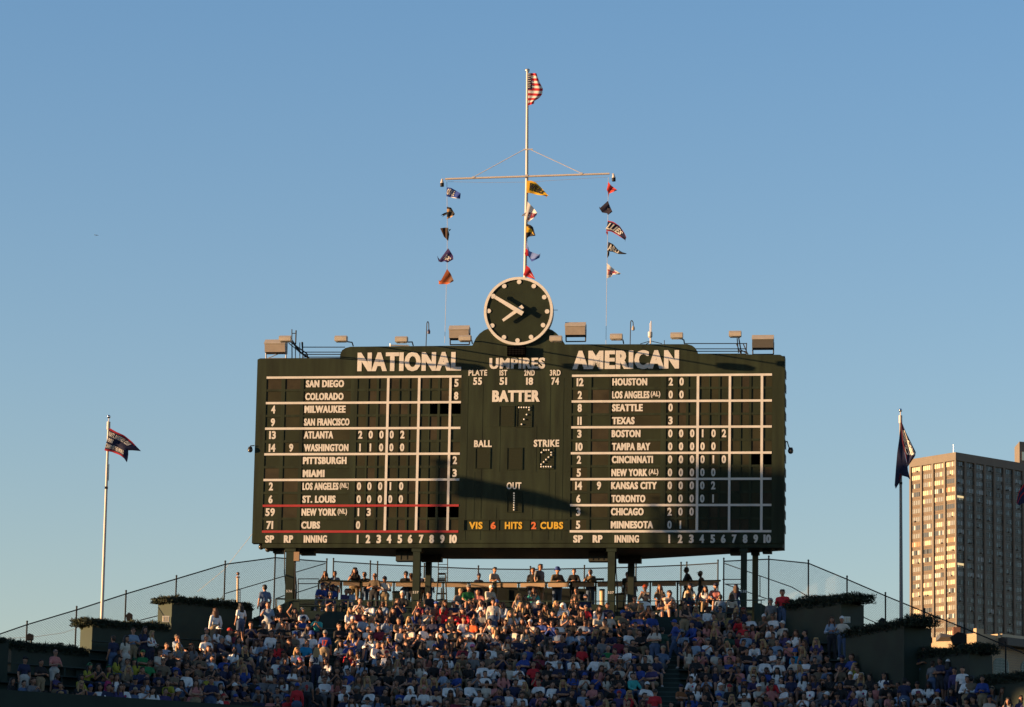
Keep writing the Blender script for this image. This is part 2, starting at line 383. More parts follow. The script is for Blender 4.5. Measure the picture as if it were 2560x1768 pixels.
# columns
def column(px, w_, width, y_bot=1600, label=None, dark=False):
    u = onb(px, 1420, w_)[0]; m = MB(); zb = H+9.0; t = .03
    m.bbox(u-width/2, u+width/2, zb, vC-.003, w_-t, w_); m.bbox(u-width/2, u+width/2, zb, vC-.003, w_-.38, w_-.38+t)
    m.bbox(u-.02, u+.02, zb, vC-.003, w_-.38+t, w_-t)
    m.bbox(u-width/2-.06, u+width/2+.06, vC-.16, vC-.006, w_-.42, w_+.03)
    c = m.build('support_column', G_DARK if dark else G_COL, sb)
    if label:
        v = onb(px, label[1], w_)[1]; k = MB(); put_text(k, label[0], uvfn(u-.13, u+.13, v-.055, v+.055, w_+.001, w_+.006), .02); k.build('section_number', CREAM, c)
column(724.5, -.15, .37, label=('536', 1478)); column(1040.5, -.15, .31, label=('537', 1481)); column(1528, -.15, .31, label=('537', 1481.5)); column(1859, -.15, .25, label=('538', 1478.5)); column(1887.5, -1.0, .24)
column(1070, -3.2, .24, dark=True); column(1577, -3.2, .27, dark=True)
m_rust = mat('equipment_dark', (.02, .024, .02), .7, var=.3, scale=3)
for a, b, y, w_ in [(989, 1046, 1402, -.9), (1051, 1103, 1402.5, -2.4), (1471, 1519, 1403, -1.2), (1545, 1602, 1406, -2.6), (749.6, 785, 1386, -.8), (682, 705, 1382, -.6), (1825, 1851, 1386, -.8), (1906, 1929, 1382, -.6)]:
    u0, v0 = onb(a, y, w_); u1, _ = onb(b, y, w_); m = MB(); m.bbox(u0, u1, v0, vC-.003, w_-.5, w_)
    for i in range(3): uu = u0+(u1-u0)*(i+.7)/3.6; m.bbox(uu, uu+.03, v0+.05, vC-.05, w_, w_+.02)
    m.build('equipment_box', m_rust, sb)
u, v = onb(742, 1392, -.2); m = MB(); m.bbox(u-.12, u+.12, v-.2, v+.2, -.3, -.1); m.build('junction_box', mat('junction_box_tan', (.3, .2, .12), .7), sb)
for px, w_ in ((711, -.3), (1541, -.3), (738, -.3)): m = MB(); u, v = onb(px, 1500, w_); m.path([B(u-.05, vC, w_), B(u-.03, v+1.2, w_), B(u+.04, v+.6, w_), B(u+.04, v-1.5, w_)], .025, 6); m.build('conduit', BLACK, sb)

# ------------------------------------------------------------------ clock
cu, cv = onb(1296, 777.9, .12); R = 1.535
ck = thing('clock', B(cu, cv-R, 0), 'round green clock with white rim and hands above the scoreboard', 'clock')
m = MB(); m.disc(B(cu, cv, 0), BN, Vector((0, 0, 1)), R-.015, -.35, .10, 64); m.build('clock_face', mat('clock_green', (.016, .024, .012), .6, var=.3, scale=1.2, spec=.2), ck)
m = MB(); m.ring(B(cu, cv, 0), BN, Vector((0, 0, 1)), R-.115, R, -.02, .15, 72); m.build('clock_rim', CREAM, ck)
Z3 = lambda x, y: (1140+x/4.434, 680+y/4.434)
for p in [(700, 110), (862, 157), (978, 280), (1010, 438), (965, 590), (832, 722), (682, 760), (532, 725), (402, 595), (363, 433), (410, 272), (535, 157)]:
    u, v = onb(*Z3(*p), .12); m = MB(); m.disc(B(u, v, 0), BN, Vector((0, 0, 1)), .1, .1, .13, 16); m.build('hour_marker', CREAM, ck)
def hand(nm, tail, tip, wid, w0, knob):
    a = Vector(onb(*Z3(*tail), w0)); b = Vector(onb(*Z3(*tip), w0)); d = (b-a).normalized(); n = Vector((-d.y, d.x)); h = wid/2
    m = MB(); m.prism([B(*(a+n*h*1.15), w0), B(*(a-n*h*1.15), w0), B(*(b-n*h*.8), w0), B(*(b+n*h*.8), w0)], BN*.04)
    if knob: m.disc(B(*b, w0), BN, Vector((0, 0, 1)), .095, .001, .043, 16)
    m.build(nm, CREAM, ck)
hand('minute_hand', (740, 465), (415, 268), .17, .34, True); hand('hour_hand', (742, 383), (520, 540), .15, .27, False)
m = MB(); u, v = onb(*Z3(685, 432), .2); m.disc(B(u, v, 0), BN, Vector((0, 0, 1)), .07, .1, .34, 12); m.build('hand_spindle', BLACK, ck)
m = MB(); u, v = onb(*Z3(1085, 418), 0); m.tube(B(u-.1, v, -.1), B(u+.16, v, -.1), .012, n=5); m.build('side_rod', BLACK, ck)

# ------------------------------------------------------------------ lights on the board
lamps = [((714, 847), (770, 893), 'beige arm lamp furthest left, above the left corner of the scoreboard'), ((853, 847), (883, 865), 'beige arm lamp over the first letters of NATIONAL'),
         ((1004, 849), (1033, 864), 'beige arm lamp over the middle of NATIONAL'), ((1163, 846), (1181, 859), 'beige arm lamp under the large floodlight left of the clock'),
         ((1390, 847), (1407, 859), 'beige arm lamp at the right foot of the clock hump'), ((1541, 842), (1559, 859), 'beige arm lamp over the I of AMERICAN'),
         ((1692, 839), (1711, 859), 'beige arm lamp over the last letter of AMERICAN'), ((1838, 835), (1853, 883), 'beige arm lamp furthest right, raised on a long arm')]
WL = 2.75
for (lx, ly), (bx, by), lab in lamps:
    u, v = onb(lx, ly, WL); bu, bv = onb(bx, by, -.15)
    t = thing('arm_lamp', B(bu, bv, -.15), lab, 'floodlight', 'arm lamps lighting the scoreboard')
    m = MB(); pts = [B(bu, bv, -.15), B(bu, bv+.1, .15), B(u+.12, v-.05, WL-.35)]; m.path(pts, .028, 7); m.tube(B(u+.12, v-.05, WL-.35), B(u+.03, v+.06, WL), .03, n=7)
    if by > 880: m.tube(B(bu-.12, bv+.02, -.15), B(u+.05, v-.1, WL-.5), .022, n=6)
    m.build('arm', BLACK, t)
    m = MB(); m.prism([B(u-.26, v-.10, WL-.2), B(u-.26, v-.13, WL+.22), B(u-.26, v+.02, WL+.25), B(u-.26, v+.12, WL+.1), B(u-.26, v+.12, WL-.2)], BU*.52); m.build('housing', LAMPB, t)
    m = MB(); m.bbox(u-.22, u+.22, v-.15, v-.125, WL-.12, WL+.16); m.build('lens', GLASS_L, t)
floods = [((691, 868), 'large beige floodlight box on the far left corner of the scoreboard', 1, .92), ((1150, 833), 'large floodlight box just left of the clock', 0, .87), ((1440, 825), 'large floodlight box just right of the clock', 0, .88), ((1908, 857), 'large grey floodlight box on the far right corner of the scoreboard', 2, .92)]
for (x, y), lab, var, wd in floods:
    u, v = onb(x, y, -.3); t = thing('floodlight', B(u, v-.55, -.3), lab, 'floodlight', 'large floodlight boxes on top of the scoreboard')
    h = wd/2; body = mat('flood_dark', (.09, .085, .075), .6) if var == 2 else LAMPG
    m = MB(); m.prism([B(u-h, v-.28, .02), B(u-h, v+.06, .12), B(u-h, v+.28, -.15), B(u-h, v+.26, -.55), B(u-h, v-.28, -.55)], BU*wd); m.build('housing', body, t)
    m = MB(); m.prism([B(u-h-.02, v+.065, .15), B(u-h-.02, v+.295, -.14), B(u-h-.02, v+.315, -.14), B(u-h-.02, v+.085, .16)], BU*(wd+.04)); m.build('hood', LAMPB, t)
    m = MB()
    for s in (-1, 1): m.tube(B(u+s*h, v, -.25), B(u+s*h*.98, v-.52, -.3), .03, n=6)
    m.tube(B(u-h, v-.52, -.3), B(u+h, v-.52, -.3), .03, n=6)
    if var == 1: m.tube(B(u-h+.1, v-.5, -.3), B(u+h, v-.1, -.5), .02, n=6)
    m.build('yoke', LAMPB if var == 1 else BLACK, t)
# rails on the two lower shoulders
Z1 = lambda x, y: (620+x/3.627, 800+y/3.627)
Z5 = lambda x, y: (1400+x/3.547, 790+y/3.547)
def bz(Z, x, y, w_): u, v = onb(*Z(x, y), w_); return B(u, v, w_)
rl = thing('roof_railing', bz(Z1, 500, 345, -.4), 'thin dark railing on the left shoulder of the scoreboard roof', 'railing', 'railings on the scoreboard roof')
m = MB()
for y in (247, 292, 313, 337): m.tube(bz(Z1, 490, y, -.4), bz(Z1, 880, y, -.4), .022, n=6)
for x in (398, 430, 470, 497): m.tube(bz(Z1, x, 205, -.4), bz(Z1, x, 350, -.4), .02, n=6)
m.build('rail', BLACK, rl)
rl = thing('roof_railing', bz(Z5, 1400, 345, -.4), 'thin dark railing on the right shoulder of the scoreboard roof', 'railing', 'railings on the scoreboard roof')
m = MB()
for y in (245, 292, 314, 338): m.tube(bz(Z5, 1105, y, -.4), bz(Z5, 1655, y, -.4), .022, n=6)
for a, b in (((1655, 240), (1650, 340)), ((1565, 248), (1605, 340)), ((1625, 248), (1665, 340)), ((1600, 300), (1670, 338))): m.tube(bz(Z5, *a, -.4), bz(Z5, *b, -.4), .024, n=6)
m.build('rail', BLACK, rl)
t = thing('antenna_mast', bz(Z1, 420, 345, -.5), 'dark twin antenna mast behind the left corner floodlight', 'antenna')
m = MB(); m.tube(bz(Z1, 400, 345, -.5), bz(Z1, 398, 85, -.5), .022, n=6); m.tube(bz(Z1, 432, 220, -.5), bz(Z1, 436, 95, -.5), .03, n=6); m.tube(bz(Z1, 400, 122, -.5), bz(Z1, 436, 122, -.5), .02, n=6); m.build('mast', BLACK, t)
m = MB(); m.tube(bz(Z1, 395, 185, -.5), bz(Z1, 470, 290, -.5), .05, n=6); m.tube(bz(Z1, 470, 290, -.5), bz(Z1, 552, 346, -.5), .045, n=6); m.tube(bz(Z1, 490, 200, -.5), bz(Z1, 497, 300, -.5), .035, n=6); m.build('strut', BLACK, t)
for Z, xs, lab, c in ((Z1, [(1614, 240), (1622, 30), (1627, 16), (1634, 16), (1639, 35), (1640, 85)], 'slim gooseneck lamp with dark shade on the roof above NATIONAL', BLACK), (Z5, [(622, 250), (626, 60), (630, 42), (640, 42), (648, 58), (650, 88)], 'slim gooseneck lamp with tan shade on the roof above AMERICAN', LAMPG)):
    t = thing('gooseneck_lamp', bz(Z, *xs[0], -.3), lab, 'lamp', 'gooseneck lamps on the scoreboard roof')
    m = MB(); m.path([bz(Z, *p, -.3) for p in xs], .02, 6); m.build('stem', BLACK, t)
    e = bz(Z, *xs[-1], -.3); m = MB(); m.tube(e, e-Vector((0, 0, .1)), .03, .07, 10); m.tube(e-Vector((0, 0, .1)), e-Vector((0, 0, .2)), .07, .06, 10); m.build('shade', mat('navy_shade', (.02, .015, .06), .5) if c is BLACK else c, t)
t = thing('weather_station', bz(Z5, 805, 248, -.3), 'white weather instrument with twin rods on the roof above AMERICAN', 'antenna')
m = MB(); m.tube(bz(Z5, 803, 248, -.3), bz(Z5, 803, 140, -.3), .035, n=8); m.tube(bz(Z5, 798, 140, -.3), bz(Z5, 798, 62, -.3), .016, n=6); m.tube(bz(Z5, 808, 140, -.3), bz(Z5, 808, 45, -.3), .02, n=6); m.build('mast', POLE_W, t)
m = MB(); c = bz(Z5, 800, 163, -.3); m.tube(c-Vector((0, 0, .1)), c+Vector((0, 0, .1)), .1, n=10); m.tube(c-Vector((.0, 0, .16)), c-Vector((0, 0, .1)), .06, .1, n=10); m.build('instrument', POLE_W, t)
m = MB()
for a, b in (((803, 222), (712, 248)), ((803, 222), (905, 246)), ((803, 228), (765, 250)), ((925, 215), (926, 250))): m.tube(bz(Z5, *a, -.3), bz(Z5, *b, -.3), .016, n=5)
m.build('guy_strut', BLACK, t)
t = thing('roof_bracket', bz(Z1, 1380, 240, -.3), 'low metal bracket frame on the roof behind NATIONAL', 'bracket')
m = MB()
m.tube(bz(Z1, 1285, 232, -.3), bz(Z1, 1465, 236, -.3), .02, n=5); m.tube(bz(Z1, 1290, 214, -.3), bz(Z1, 1290, 240, -.3), .02, n=5); m.tube(bz(Z1, 1290, 226, -.3), bz(Z1, 1455, 228, -.3), .014, n=5); m.build('frame', STEEL, t)
def cam_thing(lab, base, ball, r, arm, dome=False):
    t = thing('security_camera', base, lab, 'camera', 'cameras fixed to the scoreboard')
    m = MB(); m.path(arm, .025, 6); m.build('bracket', BLACK, t)
    m = MB(); m.sphere(ball, r, 12, 8); m.build('dome', mat('smoked_dome', (.05, .045, .04), .15), t, smooth=True)
    m = MB(); m.tube(Vector(ball)+Vector((0, 0, r*.2)), Vector(ball)+Vector((0, 0, r*1.3)), r*1.02, r*.7, 12); m.build('housing', LAMPG if dome else BLACK, t)
a = bz(Z1, 58, 1140, .05); b = bz(Z1, 22, 1142, .05); c = bz(Z1, 20, 1180, .05)
cam_thing('small dome camera on the left edge of the scoreboard', a, c, .11, [a, b, c])
a = bz(Z5, 1990, 1120, -.2); b = bz(Z5, 2015, 1112, -.2); b2 = bz(Z5, 2025, 1150, -.2); c = bz(Z5, 2045, 1200, -.2)
cam_thing('dark camera arm hanging off the right edge of the scoreboard', a, c, .12, [a, b, b2, c])
for px, py, lab in ((653, 1368, 'brown dome camera, outermost of three under the left corner of the scoreboard'), (669.5, 1374, 'pale dome camera, lowest of three under the left corner of the scoreboard'), (686, 1364, 'pale dome camera, inner one of three under the left corner of the scoreboard'), (1943, 1371, 'dark dome camera under the right corner of the scoreboard')):
    u, v = onb(px, py, -.45); c = B(u, v, -.45); cam_thing(lab, c+Vector((0, 0, .25)), c, .12, [c+Vector((0, 0, .3)), c], dome=py != 1368)
# ------------------------------------------------------------------ mast, yard and flags
ZA = lambda x, y: (1080+x/4.56, 150+y/4.56)
ZB = lambda x, y: (1080+x/4.434, 430+y/4.434)
MW = -.7
def mz(Z, x, y, dw=0.0): u, v = onb(*Z(x, y), MW+dw); return B(u, v, MW+dw)
pm_top = mz(ZA, 1088, 128); pm_mid = mz(ZB, 1052, 60); pm_bot = mz(ZB, 1030, 1200)
mast = thing('flag_mast', pm_bot-Vector((0, 0, 3)), 'tall white mast with a cross yard rising behind the clock', 'flagpole')
m = MB(); m.tube(pm_top, pm_mid, .055, .065, 12); m.tube(pm_mid, pm_bot-Vector((0, 0, 3)), .07, .08, 12); m.build('pole', POLE_W, mast, smooth=True)
m = MB(); m.tube(pm_top, pm_top+Vector((0, 0, .05)), .1, .1, 12); m.sphere(pm_top+Vector((0, 0, .06)), .11, 12, 6, (1, 1, .45)); m.build('truck_cap', STEEL, mast)
yl, yr = mz(ZA, 150, 1358, .12), mz(ZA, 2025, 1297, .12)
m = MB(); m.tube(yl, yr, .045, .045, 10)
for x, y in ((475, 1342), (1080, 1322), (1705, 1300)): c = mz(ZA, x, y, .12); m.tube(c-BU*.05, c+BU*.05, .062, n=10)
m.build('yard_arm', POLE_W, mast)
m = MB(); m.tube(mz(ZA, 1050, 1022, .05), mz(ZA, 475, 1335, .1), .016, n=6); m.tube(mz(ZA, 1120, 1020, .05), mz(ZA, 1705, 1292, .1), .016, n=6); m.tube(mz(ZA, 1040, 1022, .05), mz(ZA, 1150, 1018, .05), .03, n=6); m.build('stay', POLE_W, mast)
ROPE = mat('rope', (.35, .33, .3), .8)
m = MB()
m.path([mz(ZA, 185, 1388), mz(ZA, 600, 1397), mz(ZA, 1080, 1393), mz(ZA, 2000, 1335)], .006, 4)
m.path([mz(ZB, 165, 95, .1), mz(ZB, 170, 600, .1), mz(ZB, 168, 1060, .1), mz(ZB, 158, 1300, .1), B(onb(1112, 850, -.5)[0], onb(1112, 858, -.5)[1], -.5)], .009, 4)
m.path([mz(ZB, 1955, 60, .1), mz(ZB, 1948, 700, .1), mz(ZB, 1938, 1200, .1), B(onb(1515, 850, -.5)[0], onb(1515, 862, -.5)[1], -.5)], .009, 4)
m.build('halyard', ROPE, mast)
for (x, y, dx), lab in (((115, 1365, 0), 'small white hooded camera hanging at the left tip of the yard'), ((2068, 1305, 4), 'small white hooded camera hanging at the right tip of the yard')):
    a = mz(ZA, x+(18 if x < 500 else -18), y-6, .12); b = mz(ZA, x, y-8, .12); c = mz(ZA, x+dx, y+40, .12); d = mz(ZA, x+dx, y+78, .12)
    t = thing('security_camera', a, lab, 'camera', 'cameras on the tips of the mast yard')
    m = MB(); m.path([a, b, c], .018, 6); m.tube(b, c, .03, .085, 10); m.build('hood', POLE_W, t)
    m = MB(); m.tube(c, d, .085, .085, 12); m.build('body', BLACK, t)

def resample(poly, s):
    P = [Vector(p) for p in poly]; L = [0]
    for a, b in zip(P, P[1:]): L.append(L[-1]+(b-a).length)
    x = s*L[-1]
    for i in range(len(P)-1):
        if x <= L[i+1] or i == len(P)-2:
            d = L[i+1]-L[i]; return P[i].lerp(P[i+1], (x-L[i])/d if d > 0 else 0)
def boardplace(Z, dw=.15): return lambda p, off: mz(Z, p[0], p[1], dw+off)
def flag(label, top, bot, place, mats, cell=None, texts=(), tails=(), nx=22, ny=12, rip=.10, ph=0.0, vertical=False, cat='pennant', grp='team pennants flying from the mast', name='pennant', wf=2.6, notch=0.0):
    def P(s, t):
        s = s*(1-notch*(1-abs(2*t-1)))
        if vertical: a, b = resample(top, t), resample(bot, t); return a.lerp(b, s)
        a, b = resample(top, s), resample(bot, s); return a.lerp(b, t)
    def S(s, t, off=0.0): return place(P(s, t), rip*s*math.sin(wf*math.pi*s+2.2*t+ph)+off)
    m = MB()
    for i in range(nx+1):
        for j in range(ny+1): m.v.append(tuple(S(i/nx, j/ny)))
    for i in range(nx):
        for j in range(ny):
            a = i*(ny+1)+j; m.cm = cell((i+.5)/nx, (j+.5)/ny) if cell else 0; m.quadface([a, a+1, a+ny+2, a+ny+1])
    for k, (poly, mi) in enumerate(tails):
        m.cm = mi; q = [place(Vector(p), -.05-.02*k+.05*math.sin(i*1.7)) for i, p in enumerate(poly)]; c = sum(q, Vector())/len(q); b = len(m.v)
        m.v += [tuple(x) for x in q]+[tuple(c)]
        for i in range(len(q)): m.quadface([b+i, b+(i+1) % len(q), b+len(q)])
    o = m.build(name, mats, base=place(Vector(P(0, .5)), 0), smooth=True)
    tag(o, label, cat, grp)
    for s, s0, s1, t0, t1, mt, sh in texts:
        k = MB(); put_text(k, s, lambda a, b, c: S(s0+(s1-s0)*(a+sh*(b-.5)), t1+(t0-t1)*b, .012+.012*c), .05); k.build('lettering', mt, o)
    return o
def cloth(n, c): return mat('cloth_'+n, c, .8, trans=.3)
cW, cK, cN, cR, cY = cloth('white', (.7, .68, .64)), cloth('black', (.02, .02, .022)), cloth('navy', (.015, .018, .06)), cloth('red', (.5, .02, .03)), cloth('yellow', (.72, .42, .02))
cB, cO, cBr, cM, cLb, cT = cloth('blue', (.02, .06, .32)), cloth('orange', (.55, .13, .03)), cloth('brown', (.05, .025, .015)), cloth('maroon', (.14, .012, .03)), cloth('light_blue', (.16, .24, .55)), cloth('tan', (.5, .3, .15))
bp = boardplace(ZB)
# stars and stripes
usa = flag('red and white striped flag with starred blue canton at the mast top', [(1104, 150), (1100, 260), (1094, 380), (1093, 520)], [(1190, 152), (1220, 240), (1265, 330), (1255, 392), (1225, 432), (1168, 470), (1160, 500)],
     boardplace(ZA), [cR, cW, cN], cell=lambda s, t: 2 if (s < .30 and t < .52) else int(t*13) % 2, vertical=True, nx=18, ny=39, rip=.045, cat='flag', grp=None, name='national_flag', wf=3)
m = MB()
for i in range(4):
    for j in range(7):
        q = boardplace(ZA)(Vector((1099+i*6.5+(j % 2)*3, 162+j*25)), .03); m.sphere(q, .022, 6, 4)
m.build('stars', cW, usa)
flag('blue pennant with white lettering, topmost on the left halyard', [(163, 170), (210, 176), (262, 205), (318, 238)], [(160, 270), (235, 288), (312, 300)], bp, [cB, cW], cell=lambda s, t: 1 if t > .88 and s > .3 else 0, texts=[('ODGE', .03, .55, .12, .8, cW, .15)])
flag('black pennant with tan patch and trailing tail, second on the left halyard', [(165, 385), (212, 396), (252, 462)], [(165, 525), (218, 500), (250, 475)], bp, [cK, cT, cO], cell=lambda s, t: 1 if (.2 < t < .45 and s < .5) or t > .85 else 0, tails=[([(165, 445), (130, 458), (95, 482), (130, 480), (112, 500), (165, 470)], 0)])
flag('dark brown folded pennant, third on the left halyard', [(90, 625), (140, 617), (182, 619)], [(132, 718), (160, 745), (180, 768)], bp, [cBr, cK], cell=lambda s, t: 1 if s > .75 else 0, tails=[([(182, 640), (212, 632), (195, 658)], 1), ([(182, 650), (192, 690), (180, 768)], 1)], rip=.06)
flag('purple navy pennant with white script, fourth on the left halyard', [(180, 845), (212, 895), (234, 930), (236, 970)], [(72, 990), (100, 1002), (140, 990), (172, 1005)], bp, [cloth('purple', (.05, .03, .13)), cloth('mauve', (.25, .1, .22))], cell=lambda s, t: 1 if s > .8 and t > .4 else 0, texts=[('ROC', .25, .85, .3, .75, cW, .0)], tails=[([(75, 995), (55, 928), (95, 988)], 0)], rip=.08)
flag('orange brown pennant, lowest on the left halyard', [(168, 1075), (205, 1125), (240, 1203)], [(76, 1246), (120, 1244), (172, 1245), (238, 1212)], bp, [cloth('rust', (.28, .07, .02)), cO, mat('cloth_grey_brown', (.12, .07, .05), .8)], cell=lambda s, t: 1 if t > .8 else (2 if s > .55 else 0), tails=[([(110, 1190), (78, 1215), (74, 1195), (76, 1245), (110, 1240)], 1)], rip=.07)
flag('yellow pennant with black lettering, topmost on the mast', [(1050, 97), (1100, 97), (1150, 115), (1215, 178), (1292, 265)], [(1050, 230), (1110, 240), (1170, 255), (1285, 268)], bp, [cY], texts=[('WERS', .08, .74, .16, .80, cK, .12)], tails=[([(1255, 263), (1268, 288), (1275, 262)], 0)])
flag('white pennant with dark red lettering, second on the mast', [(1058, 330), (1120, 392), (1166, 455)], [(1038, 520), (1058, 560), (1130, 510), (1158, 480)], bp, [cW], texts=[('CARD', .18, 1.0, .42, .88, cloth('dark_red', (.25, .01, .03)), .1)], tails=[([(1050, 440), (1012, 465), (990, 492), (1020, 485), (1045, 480)], 0)])
flag('black and yellow pennant, third on the mast', [(1046, 575), (1095, 590), (1120, 612), (1147, 706)], [(1045, 742), (1075, 718), (1110, 712), (1145, 708)], bp, [cK, cY], cell=lambda s, t: 1 if (.25 < t < .62 and s < .45) or (abs(t-.2-s*.5) < .07) else 0)
flag('light blue pennant with red hoist, fourth on the mast', [(1050, 760), (1078, 878), (1150, 905), (1200, 920)], [(1032, 925), (1070, 935), (1105, 996), (1190, 952)], bp, [cLb, cR, cB], cell=lambda s, t: 1 if s < .2 and .5 < t else (2 if t > .75 else 0), tails=[([(1180, 925), (1202, 900), (1196, 930)], 0), ([(1050, 875), (1025, 900), (1040, 940), (1060, 930)], 2)])
flag('red pennant just above the clock rim', [(1046, 1035), (1082, 1062), (1142, 1186)], [(1012, 1145), (1060, 1165), (1140, 1190)], bp, [cR, cW], cell=lambda s, t: 1 if abs(t-.45) < .05 and s > .4 else 0)
flag('bright red pennant, topmost on the right halyard', [(1955, 108), (1985, 150), (2052, 200)], [(1936, 200), (1960, 242), (2000, 225), (2048, 205)], bp, [cloth('bright_red', (.62, .05, .03)), cM], cell=lambda s, t: 1 if .3 < t < .6 and s > .35 else 0, tails=[([(1950, 225), (1955, 282), (1965, 230)], 0)])
flag('dark navy folded pennant, second on the right halyard', [(1950, 320), (1974, 385), (2000, 440)], [(1856, 405), (1885, 450), (1942, 460), (1952, 478), (1995, 445)], bp, [cloth('dark_navy', (.02, .016, .035)), mat('cloth_grey', (.1, .1, .11), .8)], cell=lambda s, t: 1 if s > .9 and t > .5 else 0, tails=[([(1870, 405), (1853, 382), (1858, 412), (1880, 430)], 0)])
flag('navy pennant with red border and white lettering on the right halyard', [(1950, 540), (2010, 552), (2080, 600), (2130, 672), (2155, 725)], [(1930, 652), (1990, 662), (2060, 702), (2142, 757)], bp, [cN, cR], cell=lambda s, t: 1 if t < .1 or t > .9 else 0, texts=[('LLIES', .02, .72, .18, .85, cW, .2)], tails=[([(1935, 655), (1928, 670), (1945, 705), (1950, 660)], 1), ([(2138, 740), (2140, 778), (2148, 735)], 0)])
flag('black pennant with white lettering and long tail on the right halyard', [(1955, 775), (2010, 802), (2060, 860), (2110, 890), (2160, 905)], [(1942, 882), (2000, 885), (2070, 912), (2150, 912)], bp, [cK], texts=[('ARLI', .02, .6, .15, .88, cW, .1)], tails=[([(1945, 875), (1942, 955), (1962, 930), (1968, 890)], 0)])
flag('white pennant with red lettering, lowest on the right halyard', [(1937, 1008), (1985, 1052), (2040, 1095), (2092, 1125)], [(1936, 1180), (1985, 1165), (2005, 1135), (2080, 1138)], bp, [cW, mat('cloth_shade_grey', (.3, .31, .33), .8)], cell=lambda s, t: 1 if s > .85 else 0, texts=[('TION', .04, .72, .38, .78, cR, .1)])

# ------------------------------------------------------------------ two flag poles beside the board
def flagpole(label, tpx, bpx, Y, r0, r1, paint=None):
    tp, bt = at(*tpx, Y), at(*bpx, Y)
    bt = Vector((tp.x*.0+bt.x, Y, bt.z))
    t = thing('flagpole', bt, label, 'flagpole', 'tall white poles at the wings of the bleachers')
    d = (tp-bt).normalized(); L = (tp-bt).length
    m = MB(); m.tube(bt, bt+d*(L-.55), r0, r1, 14); m.build('pole', paint or POLE_W, t, smooth=True)
    m = MB(); m.tube(bt+d*(L-.55), bt+d*(L-.22), .075, .075, 12); m.tube(bt+d*(L-.22), bt+d*(L-.05), .02, .02, 8); m.build('truck', POLE_W, t)
    m = MB(); m.sphere(tp, .075, 14, 10); m.build('finial_ball', CHROME, t, smooth=True)
    m = MB(); k = bt+d*(L*.70); m.cbox(k, .12, .16, .1); m.tube(k+Vector((.08, -.08, .3)), k+Vector((.08, -.08, 1)), .015, n=5); m.build('cleat', BLACK, t)
    return t
flagpole('white pole on the left with a swallow-tailed flag', (272.2, 1042), (251, 1640), 154.0, .075, .05)
flagpole('white pole on the right with a drooping folded flag', (2251.2, 1026), (2253.5, 1640), 153.0, .085, .05, mat('shaded_pole_grey', (.2, .195, .19), .5))  # white pole in a darker grey that stands in for its shade
ZL = lambda p: (220+p[0]/9.975, 1020+p[1]/9.975)
ZR = lambda p: (2180+p[0]/6.65, 1000+p[1]/6.65)
pl = lambda p, off: at(*ZL(p), 153.9-off)
pr = lambda p, off: at(*ZR(p), 152.85-off)
bor = lambda s, t: 1 if t < .09 or t > .91 else 0
flag('navy swallow-tailed flag with red borders and cream words on the left pole', [(540, 500), (700, 592), (900, 682), (1100, 842), (1210, 962), (1325, 1080)], [(410, 1060), (470, 1075), (600, 1100), (800, 1180), (900, 1258), (970, 1360)], pl, [cN, cR], cell=lambda s, t: bor(s, t) if s < .8 else 0,
     texts=[("NAT'L BASEBALL CLUB", .02, .76, .12, .34, CREAM, .0), ('1908', .0, .26, .40, .60, CREAM, .05), ("CHAMPS OF THE WORLD", .0, .76, .67, .87, CREAM, .0)],
     notch=.26, nx=30, rip=.1, cat='flag', grp=None, name='flag')
flag('dark navy flag with red edges folded down the right pole', [(482, 340), (500, 700), (560, 950), (592, 1110)], [(484, 340), (560, 530), (655, 720), (740, 895), (700, 960), (592, 1112)], pr, [cN, cM], vertical=True, cell=lambda s, t: 1 if s < .14 or (s > .9 and t > .68) else 0,
     texts=[('1907', .2, .8, .2, .45, CREAM, .0), ('CHICA', .25, .98, .42, .56, CREAM, .0), ('CUBS', .1, .9, .56, .74, CREAM, .0)],
     tails=[([(482, 345), (450, 660), (420, 870), (398, 1120), (375, 1420), (396, 1478), (440, 1400), (502, 1258), (590, 1285), (640, 1328), (600, 1180), (592, 1110), (545, 900), (500, 650)], 0), ([(420, 1240), (380, 1430), (396, 1476), (450, 1385), (502, 1258), (480, 1225)], 1)], rip=.08, cat='flag', grp=None, name='flag')
t = flag('edge of a navy and red flag at the right border of the photo', [(2108, 930), (2130, 830), (2180, 755), (2325, 690)], [(2130, 960), (2150, 945), (2180, 935), (2325, 905)], lambda p, off: at(1960+p[0]/3.627, 1000+p[1]/3.627, 150-off), [cN, cR], cell=lambda s, t: 1 if t < .1 or .35 < t < .42 else 0, rip=.1, cat='flag', grp=None, name='flag')
p0 = at(2588, 1160, 150); m = MB(); m.tube(Vector((p0.x+.2, 150, H+8)), Vector((p0.x+.2, 150, p0.z+1.5)), .07, n=10); tag(m.build('flagpole', POLE_W, base=(p0.x, 150, H+8)), 'white pole just outside the right border carrying the cropped flag', 'flagpole')
# thin pole with a ball behind the left fence
bt, tp = at(593, 1560, 176), at(595, 1434, 176)
t = thing('short_pole', bt, 'slim cream pole with ball top behind the left fence', 'pole')
m = MB(); m.tube(bt, at(594.5, 1446, 176), .065, .06, 10); m.build('pole', mat('cream_pole', (.6, .48, .34), .6), t)
m = MB(); m.sphere(tp, .08, 10, 8); m.tube(at(594.6, 1446, 176), tp, .02, n=6); m.tube(at(594.6, 1444.5, 176), at(594.6, 1442, 176), .1, n=10); m.build('ball_top', mat('bronze', (.2, .1, .06), .4, metal=.6), t)

